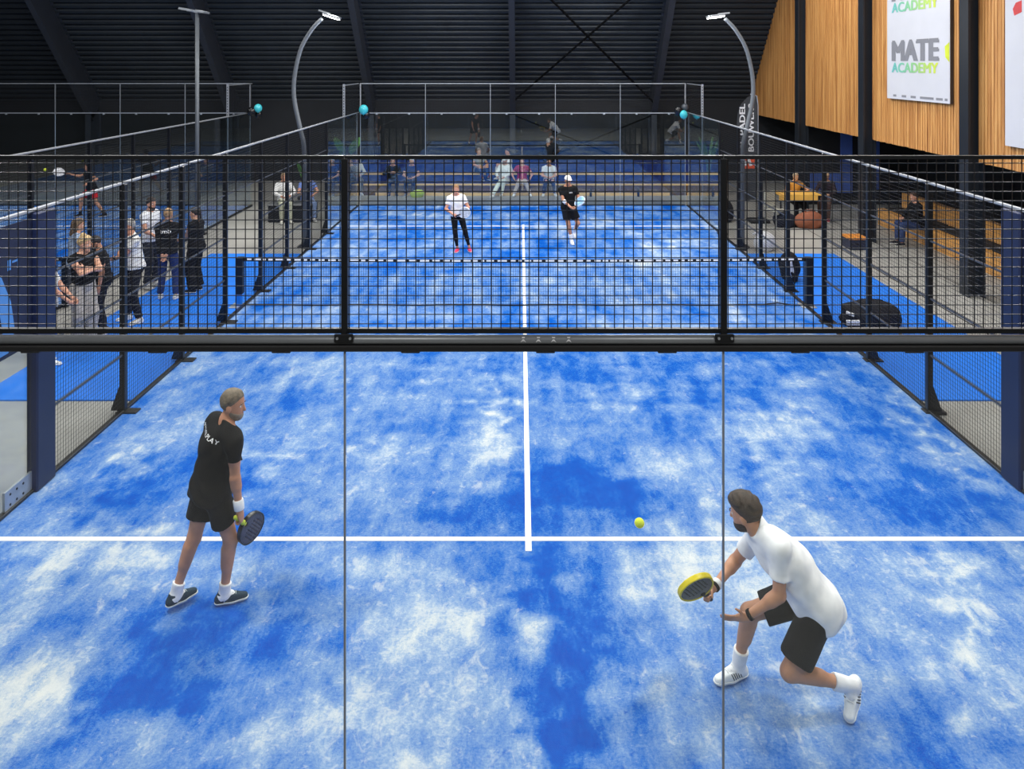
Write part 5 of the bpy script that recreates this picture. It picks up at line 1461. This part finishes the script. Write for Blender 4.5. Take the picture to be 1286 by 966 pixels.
MB().bbox(fx1 - .25, fx1 + .28, fy - .25, fy + .25, -.02, .06, .015).build('flag_base', M_black, t)
place_text('DE PADEL', 'flag_lettering', M_ftext, (6.155, fy, 1.93), (0, 0, 1), (-1, 0, 0), 1.33, .155, t, .03)
place_text('BOUWERS', 'flag_lettering', M_ftext, (6.40, fy, 1.93), (0, 0, 1), (-1, 0, 0), 1.33, .155, t, .03)
lg = MB().box(6.02, 6.42, fy - .004, fy - .001, 1.46, 1.80).build('flag_logo', M_forange, t)
for dx in (0, .14):
    MB().prism([(6.06 + dx, fy - .005, 1.74), (6.14 + dx, fy - .005, 1.76), (6.22 + dx, fy - .005, 1.55), (6.14 + dx, fy - .005, 1.53)], (0, -.003, 0)).build('logo_stroke', M_ftext, lg)

# ------------------------------------------------------------------ posters on the timber wall
M_poster = mat('poster_paper', (206, 208, 214), .5, var=.03, scale=1.5)
M_pgrey = mat('poster_grey', (132, 134, 140), .5, var=.04)
def grad_mat():
    mm = bpy.data.materials.new('teal_to_lime_print'); mm.use_nodes = True
    nt = mm.node_tree; N = nt.nodes; L = nt.links; b = N['Principled BSDF']; b.inputs['Roughness'].default_value = .5
    tc = N.new('ShaderNodeTexCoord'); sx = N.new('ShaderNodeSeparateXYZ'); L.new(tc.outputs['Object'], sx.inputs[0])
    mr = N.new('ShaderNodeMapRange'); mr.inputs[1].default_value = 1.05; mr.inputs[2].default_value = -1.05; L.new(sx.outputs['Y'], mr.inputs[0])
    rp = N.new('ShaderNodeValToRGB'); cr = rp.color_ramp
    cr.elements[0].color = srgb(104, 188, 188); cr.elements[1].color = srgb(206, 220, 60); e = cr.elements.new(.45); e.color = srgb(140, 198, 140)
    L.new(mr.outputs[0], rp.inputs[0]); L.new(rp.outputs[0], b.inputs['Base Color']); return mm
M_grad = grad_mat()
t = thing('poster', (8.52, 12.83, 3.57), 'tall white poster reading MATE ACADEMY on the timber wall', 'poster')
MB().bbox(8.47, 8.545, 11.44, 14.10, 3.57, 7.4, .01).build('board', mat('board_edge', (60, 50, 44), .6), t)
MB().box(8.462, 8.47, 11.44, 14.10, 3.57, 7.4).build('print_sheet', M_poster, t)
for z0 in (4.17, 5.53, 6.89):
    if z0 < 6.5: 
        place_text('MATE', 'poster_lettering', M_pgrey, (8.462, 13.88, z0 + .26), (0, -1, 0), (0, 0, 1), 2.06, .47, t, .075)
    if z0 < 6.5: place_text('ACADEMY', 'poster_lettering', M_grad, (8.462, 13.88, z0), (0, -1, 0), (0, 0, 1), 2.02, .225, t, .055)
MB().prism([(8.4615, 11.62, 4.72), (8.4615, 11.45, 4.80), (8.4615, 11.45, 4.40), (8.4615, 11.60, 4.50)], (-.003, 0, 0)).build('lime_mark', mat('lime_print', (206, 220, 60), .5), t)
for (a, w) in ((13.8, .14), (13.4, .2), (13.0, .22), (12.6, .55), (11.95, .25), (11.62, .1)):
    MB().box(8.459, 8.462, a - w, a, 3.62, 3.67).build('sponsor_mark', M_pgrey, t)
t = thing('poster', (8.52, 8.3, 2.93), 'white poster at the right edge of the picture with a red mark near its top', 'poster')
MB().bbox(8.47, 8.545, 6.98, 9.66, 2.93, 7.0, .01).build('board', MATS['board_edge'], t)
MB().box(8.462, 8.47, 6.98, 9.66, 2.93, 7.0).build('print_sheet', M_poster, t)
MB().prism([(8.4615, 9.36, 5.42), (8.4615, 9.2, 5.45), (8.4615, 9.2, 5.25), (8.4615, 9.40, 5.2), (8.4615, 9.44, 5.32)], (-.003, 0, 0)).build('red_mark', mat('red_print', (206, 60, 62), .5), t)
